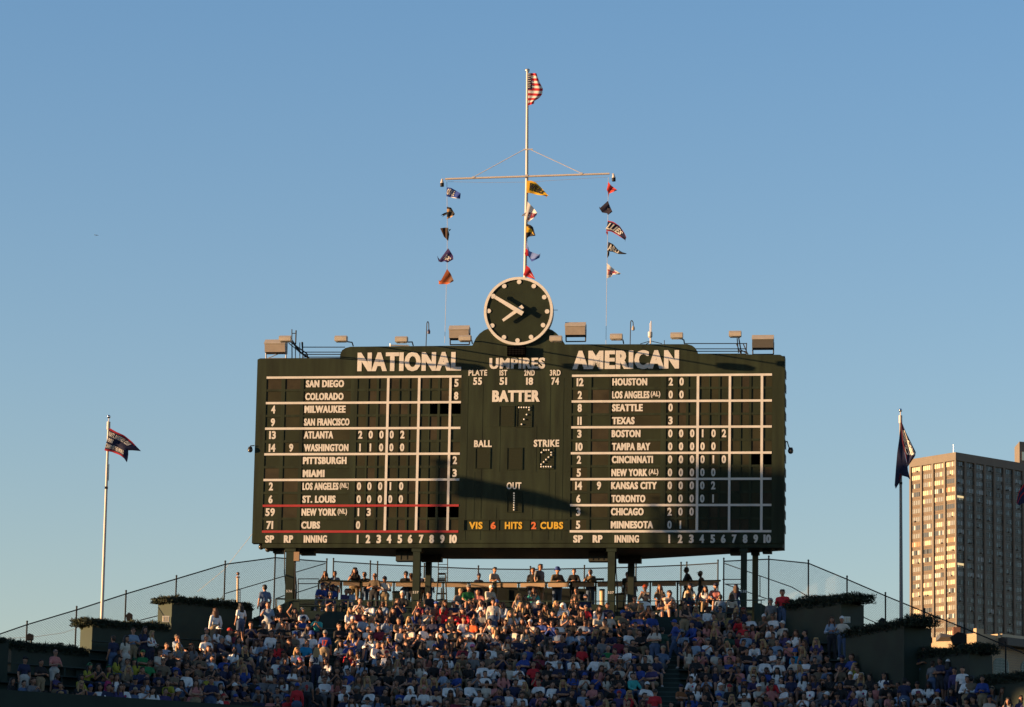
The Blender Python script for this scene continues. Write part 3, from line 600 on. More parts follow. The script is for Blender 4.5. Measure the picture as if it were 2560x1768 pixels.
# ------------------------------------------------------------------ bleachers
ZRAIL = at(1280, 1503.5, 158).z; ZWALK = ZRAIL-1.0
RUN, RISE, NR = .85, .46, 12
XL, XR, TW = -10.0, 11.0, .53
def wing(X): return max(0, XL-X)*TW + max(0, X-XR)*TW
def rowY(k, X): return 157.25-RUN*k-wing(X)
def rowZ(k): return ZWALK-RISE*(k+1)
AISLES = [(-8.15, -7.2), (5.75, 7.15)]
bl = thing('bleachers', (0, 150, 0), 'long tiers of dark green bleachers packed with spectators under the scoreboard', 'bleachers')
XE = (-27, XL, XR, 28)
def strip(m, xs, y0, y1, z0, z1):
    for a, b in zip(xs, xs[1:]):
        pts = [Vector((a, y0-wing(a), z0)), Vector((b, y0-wing(b), z0)), Vector((b, y1-wing(b), z0)), Vector((a, y1-wing(a), z0))]; m.prism(pts, (0, 0, z1-z0))
LIM = [(-10.8, 12.4)]+[(-10.8, 13.9)]*2+[(-14.2, 13.9)]+[(-16.9, 13.9)]*2+[(-17.2, 16.4)]+[(-21, 16.4)]+[(-21, 19)]+[(-27, 19)]+[(-27, 28)]*2
for k in range(NR):
    m = MB(); y = 157.25-RUN*k; strip(m, (LIM[k][0], XL, XR, LIM[k][1]), y-.62, y+.228, rowZ(k)-1.3, rowZ(k)); m.build('seating_tier', G_STEP, bl)
    m = MB()
    segs = [(LIM[k][0], XL), (XL, AISLES[0][0]), (AISLES[0][1], AISLES[1][0]), (AISLES[1][1], XR), (XR, LIM[k][1])]
    for a, b in segs: strip(m, (a, b), y-.08, y+.2, rowZ(k)+.38, rowZ(k)+.43)
    for i in range(-18, 19): 
        X = i*1.5+.4
        if LIM[k][0] < X < LIM[k][1] and all(not (a-.1 < X < b+.1) for a, b in AISLES): m.cbox((X, y+.05-wing(X), rowZ(k)+.19), .05, .2, .38)
    m.build('bench', G_BENCH, bl)
NOSE = mat('nosing_green', (.035, .07, .06), .6)
for k in range(NR):
    for a, b in AISLES:
        y = 157.25-RUN*k; m = MB(); m.box((a, y-.62-.42, rowZ(k)-RISE+.001), (b-a, 0, 0), (0, .42-.003, 0), (0, 0, RISE/2)); st_ = m.build('aisle_step', G_STEP, bl)
        for yy_, zz_ in ((y-.62-.43, rowZ(k)-RISE/2-.035), (y-.64, rowZ(k)-.035)): m = MB(); m.box((a, yy_, zz_), (b-a, 0, 0), (0, .03, 0), (0, 0, .04)); m.build('step_nosing', NOSE, st_)
m = MB(); strip(m, (-10.8, XL, XR, 12.4), 157.25+.23, 159.6, ZWALK-2, ZWALK); strip(m, (-9.6, 11.4), 159.603, 163.4, ZWALK-2, ZWALK+.62); strip(m, (-9.6, 11.4), 163.403, 165.2, ZWALK-2, ZWALK+1.25); strip(m, (-9.6, 11.4), 165.203, 171.5, ZWALK-2, ZWALK+1.8)
m.build('upper_terrace', G_STEP, bl)
m = MB(); strip(m, (-9.4, 11.2), 161.0, 161.3, ZWALK+1.0, ZWALK+1.05)
for i in range(14): m.cbox((-9+i*1.5, 161.15, ZWALK+.81), .05, .2, .36)
m.build('bench', G_BENCH, bl)
# front wall of the bleachers
yf = 157.25-RUN*(NR-1)-.62
m = MB(); strip(m, XE, yf-.2, yf-.003, 0, rowZ(NR-1)+.80); fw = m.build('field_wall', G_WALL, base=(0, yf, 0)); tag(fw, 'low dark green wall running along the foot of the bleachers', 'wall')

def rail_thing(name, label, cat, runs, posts, r=.022, mt=None, group=None, part='rail'):
    base = runs[0][0]; t = thing(name, base, label, cat, group); mt = mt or BLACK
    for q in runs: m = MB(); m.path(q, r, 6); m.build(part, mt, t)
    for a, b in posts: m = MB(); m.tube(a, b, r, n=6); m.build('post', mt, t)
    return t
RG = mat('railing_green', (.02, .045, .03), .55)
pts = [atz(x, y, ZRAIL) for x, y in ((690, 1498.5), (900, 1501), (1280, 1503.5), (1560, 1503), (1905, 1501))]
ps = []
for x, y in ((692, 1498.5), (871, 1501), (1197, 1503), (1368, 1503.5), (1696, 1502), (1815, 1501.5), (1903, 1501)): p = atz(x, y, ZRAIL); ps.append((p, p-Vector((0, 0, 1.0))))
rail_thing('walkway_railing', 'long thin green railing along the walkway under the scoreboard', 'railing', [pts], ps, .02, RG)
Q = lambda x, y, Y=160.5: at(620+x/3.627, 1180+y/3.627, Y)
rail_thing('stair_railing', 'dark pipe railing enclosing the left end of the upper terrace', 'railing', [[Q(455, 1205), Q(455, 970), Q(645, 970)], [Q(455, 1013), Q(645, 1013)], [Q(455, 1158), Q(620, 1158)], [Q(455, 1200), Q(600, 1200)]], [])
rail_thing('stair_railing', 'dark pipe railing beside the left steel column', 'railing', [[Q(250, 1330), Q(250, 1150), Q(330, 1120)], [Q(250, 1145), Q(345, 1150)], [Q(428, 1210), Q(428, 820)]], [])
q5 = lambda x, y, Y=160.5: at(1660+x/7.22, 1400+y/7.22, Y)
rail_thing('stair_railing', 'dark pipe railing between the two right steel columns', 'railing', [[q5(1050, 352), q5(1400, 352)], [q5(1100, 437), q5(1400, 437)], [q5(1500, 725), q5(1830, 722)]], [])
# counter where the standing fans lean
cb = [(797, 1449.5, 1459.5), (900, 1452.5, 1462.5), (1060, 1454.5, 1464), (1280, 1455.5, 1465), (1500, 1454, 1464), (1680, 1452, 1463), (1802, 1450, 1461)]
zc = at(1280, 1455.5, 166).z
cpt = [atz(x, y, zc) for x, y, _ in cb]
def cY(px):
    for (a, pa), (b, pb) in zip(zip(cb, cpt), zip(cb[1:], cpt[1:])):
        if px <= b[0]: return pa.y + (pb.y-pa.y)*(px-a[0])/(b[0]-a[0])
    return cpt[-1].y
ct = thing('drink_counter', cpt[3]-Vector((0, 0, 1.1)), 'long narrow brown counter board with standing fans leaning on it', 'counter')
TANB = mat('counter_brown', (.42, .31, .22), .6, var=.12, scale=1.5)
cuts = [797, 854, 903, 985, 1045, 1108, 1172, 1236, 1297, 1366, 1427, 1490, 1560, 1626, 1694, 1750, 1802]
for a, b in zip(cuts, cuts[1:]):
    def yy(x):
        for p, q in zip(cb, cb[1:]):
            if x <= q[0]: return p[1]+(q[1]-p[1])*(x-p[0])/(q[0]-p[0])
        return cb[-1][1]
    p, q = atz(a+4, yy(a+4), zc), atz(b-4, yy(b-4), zc); d = q-p
    m = MB(); m.box(p-Vector((0, 0, .235)), d, (0, .05, 0), (0, 0, .195)); m.build('fascia_board', TANB, ct)
    p0, q0 = atz(a, yy(a), zc), atz(b, yy(b), zc)
    m = MB(); m.box(p0+Vector((0, -.06, -.035)), q0-p0, (0, .42, 0), (0, 0, .035)); m.build('counter_top', G_DARK, ct)
    m = MB(); m.box(p0+Vector((-.035, .012, -1.15)), (.07, 0, 0), (0, .1, 0), (0, 0, 1.11)); m.build('post', G_DARK, ct)
p0, p1 = at(1137, 1466, 169.5), at(1487, 1466, 169.5)
t = thing('concession_booth', (p0.x, 169.5, ZWALK+1.8), 'low dark green booth behind the counter in the middle', 'booth')
m = MB(); m.box((p0.x, 169.5, ZWALK+1.8), (p1.x-p0.x, 0, 0), (0, 1.5, 0), (0, 0, p0.z-ZWALK-1.8)); m.build('wall', mat('booth_dark', (.008, .014, .012), .7), t)
m = MB()
for i in range(6): m.cbox((p0.x+(i+.3)*(p1.x-p0.x)/6, 169.47, ZWALK+2.4), .06, .05, 1.1)
m.build('post', G_DARK, t)
def stairwall(label, poly, Y):
    m = MB(); m.prism([at(x, y, Y) for x, y in poly], (0, .25, 0)); tag(m.build('stair_wall', G_WALL, base=at(*poly[0], Y)), label, 'wall')
stairwall('sloping dark green stair wall left of the left column', [(625, 1550), (711, 1508), (748, 1497), (748, 1600), (625, 1640)], 158.9)
stairwall('dark green stair wall behind the far right column', [(1886, 1508), (1902, 1508.5), (1923, 1521), (1926, 1600), (1886, 1600)], 158.9)
# bins, ladders
def lad(label, L, name='ladder', Y=165.5):
    (x0, x1, y0, y1, rungs) = L; t = thing(name, at(x0, y1, Y), label, 'ladder'); m = MB()
    m.tube(at(x0, y0, Y), at(x0, y1, Y), .022, n=6); m.tube(at(x1, y0, Y), at(x1, y1, Y), .022, n=6); m.build('side_rail', BLACK, t)
    m = MB()
    for y in rungs: m.tube(at(x0, y, Y), at(x1, y, Y), .016, n=6)
    m.build('rung', BLACK, t)
lad('slim black fixed ladder hanging from the underside of the scoreboard', (1095.7, 1119, 1397, 1456, (1411.5, 1423, 1433, 1443)))
t = thing('step_ladder', at(1105, 1510, 164.8), 'black folding step ladder standing right of the second column', 'ladder')
m = MB()
for a, b in (((1096, 1436), (1090.5, 1508)), ((1114, 1436), (1117, 1508)), ((1103.5, 1470), (1103, 1508)), ((1109, 1470), (1110, 1508))): m.tube(at(*a, 164.8), at(*b, 164.8), .028, n=6)
m.build('frame', BLACK, t)
for y, x0, x1 in ((1436, 1096, 1114), (1448, 1095, 1115), (1452.5, 1095, 1115), (1485, 1092, 1116), (1501, 1091, 1117)): m = MB(); m.box(at(x0, y, 164.8), at(x1, y, 164.8)-at(x0, y, 164.8), (0, .2, 0), (0, 0, .05)); m.build('step', BLACK, t)
def bin_(label, px, y0, y1, r, Y, m_, cat='trash can'):
    a, b = at(px, y1, Y), at(px, y0, Y); t = thing('trash_can', a, label, cat); m = MB(); m.tube(a, b, r*.92, r, 16); m.build('body', m_, t, smooth=True)
    m = MB(); m.tube(b-Vector((0, 0, .04)), b+Vector((0, 0, .03)), r*1.05, r*1.05, 16); m.build('rim', BLACK, t)
bin_('tall olive drum left of the second column, lit on its left side', 995, 1481, 1514, .26, 164, mat('olive_drum', (.10, .09, .03), .4))
bin_('slim cream cylinder just left of the third column', 1505.5, 1475, 1516, .12, 164, mat('cream_cylinder', (.5, .38, .22), .6), 'container')
t = thing('folding_table', at(1490, 1454, 166.3), 'small black tray table standing on the counter left of the third column', 'table'); m = MB(); m.box(at(1489, 1449, 166.1), at(1510, 1449, 166.1)-at(1489, 1449, 166.1), (0, .3, 0), (0, 0, .06)); m.build('tray', BLACK, t); m = MB()
for x in (1491, 1508): m.tube(at(x, 1449, 166.2), at(x, 1455.5, 166.2), .02, n=6)
m.build('leg', BLACK, t)
t = thing('storage_bin', at(1549, 1520, 163.8), 'dark green wheeled bin just right of the third column', 'bin'); m = MB(); p = at(1541, 1520, 163.8); q = at(1557, 1487, 163.8); m.prism([p, Vector((q.x, p.y, p.z)), Vector((q.x+.05, p.y, q.z)), Vector((p.x-.03, p.y, q.z))], (0, .5, 0)); m.build('body', G_DARK, t); m = MB(); m.box(Vector((p.x-.06, p.y-.04, q.z)), (q.x-p.x+.14, 0, .06), (0, .56, 0), (0, 0, .05)); m.build('lid', BLACK, t)

# ------------------------------------------------------------------ chain-link fences
WIRE = mat('wire_mesh', (.05, .055, .055), .5, metal=.5)
def fence(label, P, hgt, drop=2.7):
    tops = [at(*p) for p in P]; t = thing('chain_link_fence', tops[0]-Vector((0, 0, drop)), label, 'fence', 'chain-link fence runs behind the bleachers')
    for p in tops: m = MB(); m.tube(p-Vector((0, 0, drop)), p+Vector((0, 0, .12)), .035, n=8); m.sphere(p+Vector((0, 0, .13)), .045, 8, 5); m.build('fence_post', BLACK, t)
    m = MB(); m.path(tops, .026, 8); m.build('top_rail', BLACK, t)
    m = MB(); sp = .105; r = .004
    for a, b in zip(tops, tops[1:]):
        L = Vector((b.x-a.x, b.y-a.y, 0)).length; d = (b-a)/L
        def pt(s, z): return a + d*s - Vector((0, 0, drop-z))
        k = -drop
        while k < L+drop:
            for sg in (1, -1):
                # line s = k + sg*z (sg=1) / s = k+drop - z
                z0, z1 = 0, drop+.04
                s0 = k if sg > 0 else k+drop
                f = lambda z: s0+sg*z
                lo = max(z0, (0-s0)*sg if sg > 0 else s0-L); hi = min(z1, (L-s0) if sg > 0 else s0)
                if hi-lo > .02: m.tube(pt(f(lo), lo), pt(f(hi), hi), r, n=4, caps=False)
            k += sp
    m.build('wire_mesh', WIRE, t)
fence('chain-link fence climbing from the far left to the left column', [(-60, 1606, 152.2), (67.5, 1562, 153.5), (191.5, 1525, 155), (315, 1485, 157), (441, 1447.5, 159), (563, 1411, 161), (688, 1394.5, 163), (817, 1405, 168)], 2.6)
fence('chain-link fence crossing behind the terrace under the scoreboard', [(833.7, 1404, 172), (926, 1410, 172), (944, 1411.6, 172), (1061, 1416.5, 172), (1196, 1422.5, 172), (1326, 1424, 172), (1461, 1421.5, 172), (1590, 1418.3, 172), (1702.6, 1413.6, 172), (1717, 1413, 171.9), (1795, 1408, 171)], 2.6, 2.9)
fence('chain-link fence falling from the right column to the far right', [(1809.5, 1403.5, 167), (1922, 1398.3, 164.5), (2021, 1408.5, 162.5), (2117.6, 1448.5, 160.5), (2213.6, 1490, 158.5), (2311, 1530, 156.5), (2411, 1571, 154.5), (2514, 1614, 152.5), (2620, 1660, 150.5)], 2.6)
rail_thing('ramp_railing', 'sloping dark handrail behind the left fence', 'railing', [[at(563, 1484, 165), at(711, 1440.5, 166)], [at(738.5, 1431, 166), at(813, 1409, 167)], [at(738, 1483, 165), at(797, 1464, 166)], [at(350, 1551, 161), at(405, 1537, 161)]], [(at(600, 1473, 165.3), at(600, 1520, 165.3))])
rail_thing('ramp_railing', 'sloping dark handrail behind the right fence', 'railing', [[at(1812, 1409, 168), at(1980, 1468, 166), at(2024, 1494, 165.5)], [at(1812, 1460, 166), at(1919, 1498, 165)], [at(2147, 1538, 162), at(2200, 1562, 162)]], [(at(1900, 1440, 167), at(1900, 1490, 167))])
rail_thing('guy_wire', 'thin slack wire running from the lower left corner of the scoreboard', 'wire', [[B(uA, vBot+.6, -.5), at(560, 1425, 166), at(494, 1479, 170)], [at(-40, 1600, 158), at(90, 1592, 158), at(160, 1582, 158), at(198, 1568, 158)]], [], .009, ROPE, part='wire')

# ------------------------------------------------------------------ stepped planters with juniper
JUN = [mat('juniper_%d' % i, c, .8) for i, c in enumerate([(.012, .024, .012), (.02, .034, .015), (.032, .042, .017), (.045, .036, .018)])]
def planter(label, L, Rr, k, hlabel, hh, over, fixleft, brown=.06, deep=1.3):
    rr = random.Random(len(label)*7)
    if fixleft: xx = at(*L, 150).x; a = at(*L, rowY(k, xx)+.62); b = atz(*Rr, a.z)
    else: xx = at(*Rr, 150).x; b = at(*Rr, rowY(k, xx)+.62); a = atz(*L, b.z)
    d = b-a; n = Vector((-d.y, d.x, 0)).normalized()        # points away from the camera
    base = a-Vector((0, 0, 5)); t = thing('planter_wall', base, label, 'planter', 'stepped green planter walls flanking the bleachers')
    m = MB(); m.prism([a-Vector((0, 0, 6)), b-Vector((0, 0, 6)), b+n*deep-Vector((0, 0, 6)), a+n*deep-Vector((0, 0, 6))], (0, 0, 6)); m.build('wall', G_WALL, t)
    m = MB(); c = Vector((0, 0, .003)); m.prism([a-n*.02-d.normalized()*.02+c, b-n*.02+d.normalized()*.02+c, b+n*(deep+.02)+c, a+n*(deep+.02)+c], (0, 0, .035)); m.build('coping', G_DARK, t)
    # hedge
    h = MB(); Ld = d.length; dn = d.normalized(); N = int(2600*Ld)
    prof = [rr.uniform(.55, 1.0) for _ in range(14)]
    for i in range(N):
        s = rr.uniform(-over[0], 1+over[1]); q = min(12.99, max(0, s*12.99)); pf = prof[int(q)]*(1-q % 1)+prof[int(q)+1]*(q % 1)
        dp = rr.uniform(-.12, deep); z = rr.random(); hz = hh*pf*z
        if dp < 0: hz = min(hz, hh*.55) - rr.random()*.12
        c = a + dn*(s*Ld) + n*dp + Vector((0, 0, hz+.02))
        ax = (dn*rr.uniform(-1, 1) + n*rr.uniform(-1, .6) + Vector((0, 0, rr.uniform(-.1, 1.0)))).normalized(); ln = rr.uniform(.06, .15)
        sd = ax.cross(Vector((rr.uniform(-1, 1), rr.uniform(-1, 1), rr.uniform(-1, 1)))).normalized()*rr.uniform(.012, .028)
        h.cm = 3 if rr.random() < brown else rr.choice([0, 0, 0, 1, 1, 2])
        h.ngon([c-sd, c+sd, c+ax*ln+sd*.3, c+ax*ln-sd*.3])
    # dense heart of the hedge
    for i in range(int(26*Ld)):
        s = rr.uniform(.0, 1.0); q = min(12.99, s*12.99); pf = prof[int(q)]*(1-q % 1)+prof[int(q)+1]*(q % 1); rd = rr.uniform(.12, .2)
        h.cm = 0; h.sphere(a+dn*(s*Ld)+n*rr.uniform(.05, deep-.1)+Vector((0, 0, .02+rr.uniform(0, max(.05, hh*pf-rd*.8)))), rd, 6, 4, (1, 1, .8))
    hg = thing('juniper_hedge', a+d*.5, hlabel, 'hedge', 'juniper hedges in the planters')
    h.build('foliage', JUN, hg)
    st = MB()
    for i in range(int(Ld*3)):
        s = (i+.5)/int(Ld*3); c = a+dn*(s*Ld)+n*(deep*.5); st.tube(c, c+Vector((rr.uniform(-.1, .1), 0, hh*.6)), .02, .008, 5)
    st.build('stems', mat('bark', (.06, .04, .03), .9), hg)
    return a, b, n, d
pA = planter('tallest left planter wall, next to the climbing man in denim', (430, 1507), (631, 1525), 0, 'dark juniper hedge on the tallest left planter', .38, (.10, .0), False)
pB = planter('middle left planter wall at the foot of the white flagpole', (231, 1564), (429, 1579), 4, 'dark juniper hedge at the foot of the left flagpole', .38, (.14, -.02), False)
pC = planter('lowest left planter wall in deep shade', (29, 1622), (227, 1640), 7, 'dark juniper hedge on the lowest left planter', .4, (.04, -.03), False)
pD = planter('dark planter wall cropped by the left border', (-70, 1598), (22, 1604), 9, 'juniper hedge at the left border', .1, (0, -.1), False)
qA = planter('tallest right planter wall beside the man in red', (1938, 1529), (2103, 1508.5), 1, 'juniper hedge on the tallest right planter', .5, (-.02, .2), True, .12)
qB = planter('middle right planter wall with two women leaning on it', (2114, 1594), (2260, 1568.5), 6, 'juniper hedge at the foot of the right flagpole', .46, (.06, .17), True, .2)
qC = planter('lower right planter wall behind a group of standing fans', (2263, 1650), (2424, 1634), 8, 'juniper hedge in front of the cream building', .46, (.06, .14), True, .15)
qD = planter('lowest right planter wall at the right border', (2474, 1711), (2590, 1698), 10, 'juniper hedge at the right border', .5, (.3, .1), True, .2)
def spot(label, x0, x1, y0, y1, Y, m_=None, big=False):
    p, q = at(x0, y1, Y), at(x1, y0, Y); w_, h_ = q.x-p.x, q.z-p.z; t = thing('garden_floodlight', p, label, 'floodlight', 'dark floodlights standing on the planters')
    m = MB()
    m.prism([p+Vector((w_*.15, 0, 0)), p+Vector((w_, 0, h_*.12)), p+Vector((w_, 0, h_*.8)), p+Vector((w_*.45, 0, h_)), p+Vector((0, 0, h_*.62))], (0, .35, 0)); m.build('housing', m_ or BLACK, t)
    m = MB(); c = p+Vector((w_*.75, .17, 0)); m.tube(c+Vector((0, 0, h_*.2)), c-Vector((0, 0, .45)), .04, n=7); m.build('stand', BLACK, t)
spot('dark floodlight on the lowest left planter', 64, 82, 1583, 1600, pC[0].y+2.2); spot('dark floodlight on the middle left planter behind the standing man', 314, 330, 1531, 1551, pB[0].y+2)
spot('dark floodlight on the middle right planter left of the flagpole', 2197, 2213, 1544, 1560, 153); spot('large dark floodlight head in front of the cream building', 2378, 2417, 1580, 1611, qC[1].y+.7); spot('square dark floodlight at the right end of the middle right planter', 2313, 2331, 1591, 1608, qC[0].y+.8)
def wlight(label, px, py, Y, hgt=.22, lit=True):
    c = at(px, py, Y); t = thing('wall_lamp', c, label, 'lamp', 'small square lamps on the planter ends'); m = MB(); m.cbox(c, .3, .12, .26); m.build('housing', mat('lamp_white', (.7, .7, .66), .5), t)
    m = MB()
    for i in range(3): m.cbox(c+Vector((-.1+.1*i, -.07, 0)), .06, .02, .2)
    m.build('louvre', mat('louvre_cream', (.62, .55, .4), .5), t)
wlight('small white square lamp at the left end of the tallest left planter', 415, 1548, pA[0].y-.1); wlight('small white square lamp on the end of the tallest right planter', 2116.5, 1550, qA[1].y-.1)
# ------------------------------------------------------------------ apartment tower far behind
def towerbox(name, label, C, aL, lenL, aR, lenR, h):
    dL = Vector((-math.cos(aL), math.sin(aL), 0)); dR = Vector((math.cos(aR), math.sin(aR), 0))
    return dL, dR
TC = at(2389.3, 1130.4, 1300); aL, aR = math.radians(51), math.radians(39)
dL = Vector((-math.cos(aL), math.sin(aL), 0)); dR = Vector((math.cos(aR), math.sin(aR), 0))
LL, LR = 23.2, 47.0
TAN = mat('tower_concrete_tan', (.165, .145, .122), .85, var=.08, scale=.3); SPAN = mat('tower_spandrel', (.14, .112, .086), .8, var=.1, scale=.3)
TW_ = thing('apartment_tower', Vector((TC.x, TC.y, 0)), 'tall tan apartment tower with sunlit left face and shaded right face', 'building')
m = MB(); nL = -Vector((dL.y, -dL.x, 0)); nL = Vector((-math.sin(aL), -math.cos(aL), 0)); nR = Vector((math.sin(aR), -math.cos(aR), 0))
c0 = TC + nL*-.6 + nR*-.6; c0.z = 0
m.prism([c0, c0+dL*LL, c0+dL*LL+dR*LR, c0+dR*LR], (0, 0, TC.z-.3)); m.build('core', SPAN, TW_)
FLH = 3.02; NF = 23; HEAD = 2.9
def wbox(m, n, d, s0, s1, z0, z1, e0, e1): m.box(TC*1.0 - Vector((0, 0, TC.z)) + d*s0 + n*e0 + Vector((0, 0, z0)), d*(s1-s0), n*(e1-e0), (0, 0, z1-z0))
m = MB()
for nn, d, L in ((nL, dL, LL), (nR, dR, LR)): wbox(m, nn, d, 0 if d is dL else .003, L, TC.z-HEAD, TC.z, -.59, .0)
m.build('parapet', TAN, TW_)
def piers(n, d, L, edges, mt):
    m = MB()
    for a, b in edges: wbox(m, n, d, a, b, 20, TC.z-HEAD-.01, -.595, -.02)
    m.build('pier', mt, TW_)
nb = 4; bw = LL/nb
piers(nL, dL, LL, [(0, .7)]+[(bw*i-.45, bw*i+.45) for i in range(1, nb)]+[(LL-.7, LL)], TAN)
bwr = 5.0
piers(nR, dR, LR, [(.003, .5)]+[(bwr*i-.45, bwr*i+.45) for i in range(1, 9)], TAN)
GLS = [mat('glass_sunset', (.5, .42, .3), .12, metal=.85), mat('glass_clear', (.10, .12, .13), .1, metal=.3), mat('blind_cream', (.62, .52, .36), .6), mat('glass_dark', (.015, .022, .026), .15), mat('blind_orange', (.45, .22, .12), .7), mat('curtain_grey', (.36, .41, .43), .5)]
rt = random.Random(11)
def window(n, d, s0, s1, z0, z1, kind, stuff=None):
    m = stuff or MB(); w_ = s1-s0; np_ = 5
    for i in range(np_):
        m.cm = rt.choice(kind); wbox(m, n, d, s0+w_*i/np_+.06, s0+w_*(i+1)/np_-.06, z0+.08, z1-.08, -.595, -.52+rt.uniform(-.02, .02))
    m.cm = 6
    for i in range(np_+1): s = s0+w_*i/np_; wbox(m, n, d, s-.058, s+.058, z0, z1, -.594, -.44)
    wbox(m, n, d, s0+.059, s1-.059, z1-.078, z1, -.593, -.46); wbox(m, n, d, s0+.059, s1-.059, z0, z0+.078, -.593, -.46)
    if stuff is None: m.build('window', GLS+[mat('window_frame', (.10, .08, .062), .6)], TW_)
rest = MB(); cnt = 0
for f in range(NF):
    zt = TC.z-HEAD-.25-FLH*f; zb = zt-1.75
    for b in range(nb):
        s0, s1 = bw*b+(.8 if b == 0 else .55), bw*(b+1)-(.8 if b == nb-1 else .55)
        r = rt.random()
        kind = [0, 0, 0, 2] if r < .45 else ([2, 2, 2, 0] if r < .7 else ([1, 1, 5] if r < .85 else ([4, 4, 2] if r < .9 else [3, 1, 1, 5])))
        if f in (5, 6) and b >= 2: kind = [0]
        if f < 19: window(nL, dL, s0, s1, zb, zt, kind)
        else: window(nL, dL, s0, s1, zb, zt, kind, rest)
    for b in range(7):
        s0, s1 = bwr*b+.55, bwr*(b+1)-.5
        r = rt.random(); kind = [3, 3, 1] if r < .5 else ([5, 1, 1] if r < .75 else [3, 1, 3, 1])
        if b == 0 and f in (4, 12): kind = [2, 2, 0]
        cnt += 1
        if f < 8 and b < 3: window(nR, dR, s0, s1, zb, zt, kind)
        else: window(nR, dR, s0, s1, zb, zt, kind, rest)
o = rest.build('window', GLS+[mat('window_frame', (.10, .08, .062), .6)], TW_); o['kind'] = 'stuff'
ACM = mat('air_conditioner_grey', (.12, .12, .115), .6)
for i in range(80):
    f = rt.randrange(NF); n, d, bw_, nb_ = ((nL, dL, bw, 4), (nR, dR, bwr, 7))[i % 4 != 0]; b = rt.randrange(nb_); s = bw_*b+rt.uniform(.9, bw_-1.6); z = TC.z-HEAD-.25-FLH*f-1.75
    m = MB(); wbox(m, n, d, s, s+.75, z-.05, z+.42, -.43, .0); m.build('air_conditioner', ACM, TW_)
lit = mat('lit_room', (.6, .45, .2), .5, emit=((1, .72, .35), .35))
m = MB()
for f, s0, s1 in ((4, .7, 4.3), (12, .7, 4.2)): zt = TC.z-HEAD-.25-FLH*f; wbox(m, nR, dR, s0, s1, zt-.9, zt-.15, -.5, -.43)
m.build('lit_window', lit, TW_)
pn = MB()
for b in range(9): wbox(pn, nR, dR, bwr*b+.56, bwr*(b+1)-.51, TC.z-HEAD-FLH*NF, TC.z-HEAD-.02, -.599, -.585)
pn.build('curtain_wall', mat('curtain_wall_teal', (.045, .055, .055), .35), TW_)
ln = MB()
for f in range(NF):
    z = TC.z-HEAD-.25-FLH*f-1.75-.62
    wbox(ln, nL, dL, .75, LL-.75, z-.05, z+.05, -.596, -.5); wbox(ln, nR, dR, .55, LR-2, z-.05, z+.05, -.596, -.5)
ln.build('spandrel_line', mat('spandrel_dark', (.09, .07, .055), .8), TW_)
m = MB(); p = TC+dR*3+nR*-4; m.tube(p, p+Vector((0, 0, 3.6)), .08, n=6); m.build('roof_mast', STEEL, TW_)
# second tower at the right border
C2 = at(2548.6, 1104, 1420); t = thing('apartment_tower', Vector((C2.x, C2.y, 0)), 'sliver of a second tan tower cropped by the right border', 'building')
b2 = Vector((C2.x, C2.y, 0))
m = MB(); m.prism([b2, b2+Vector((14, 4, 0)), b2+Vector((10, 18, 0)), b2+Vector((0, 14, 0))], (0, 0, C2.z)); m.build('wall', TAN, t)
m = MB()
for i in range(9): z = C2.z-4.2-i*6; q = b2+Vector((.9, .18, 0)); m.box(q+Vector((0, -.0, z-3.2)), (1.6, .46, 0), (.03, -.12, 0), (0, 0, 3.4))
m.build('window', GLS[0], t)

# ------------------------------------------------------------------ low cream building behind the right fence
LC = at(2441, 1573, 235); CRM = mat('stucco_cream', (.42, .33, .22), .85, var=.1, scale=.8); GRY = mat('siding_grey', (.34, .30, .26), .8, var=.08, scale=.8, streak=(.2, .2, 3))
t = thing('theatre_building', Vector((LC.x, LC.y, 0)), 'low cream and grey building with arched windows at the right', 'building')
zL = LC.z; b0 = Vector((LC.x, LC.y, 0))
def lb(m, n, d, s0, s1, z0, z1, e0, e1): m.box(b0+d*s0+n*e0+Vector((0, 0, z0)), d*(s1-s0), n*(e1-e0), (0, 0, z1-z0))
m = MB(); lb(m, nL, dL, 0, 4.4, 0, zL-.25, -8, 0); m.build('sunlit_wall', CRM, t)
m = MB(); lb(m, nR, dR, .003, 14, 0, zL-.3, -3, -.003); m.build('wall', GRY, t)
m = MB(); lb(m, nL, dL, -.06, .2, zL-1.1, zL+.05, -.6, .06); m.build('corner_pier', CRM, t); m = MB(); lb(m, nR, dR, 1.85, 2.15, zL-1.0, zL-.15, -.5, .1); m.build('corner_pier', CRM, t)
m = MB(); lb(m, nR, dR, 2.2, 14, zL-.32, zL-.12, -3, .16); m.build('cornice', mat('cornice_pale', (.5, .42, .3), .7), t)
m = MB(); lb(m, nR, dR, 1.9, 14, zL-.92, zL-.42, -.5, .9); m.build('dark_canopy', mat('canopy_dark', (.02, .022, .025), .5), t)
m = MB(); lb(m, nR, dR, .3, 14, zL-1.1, zL-1.0, -.01, .12)
for i in range(16): z = zL-1.25-i*.16; lb(m, nR, dR, .2, 14, z-.012, z+.012, -.01, .015)
m.build('siding_line', mat('siding_line', (.22, .2, .18), .8), t)
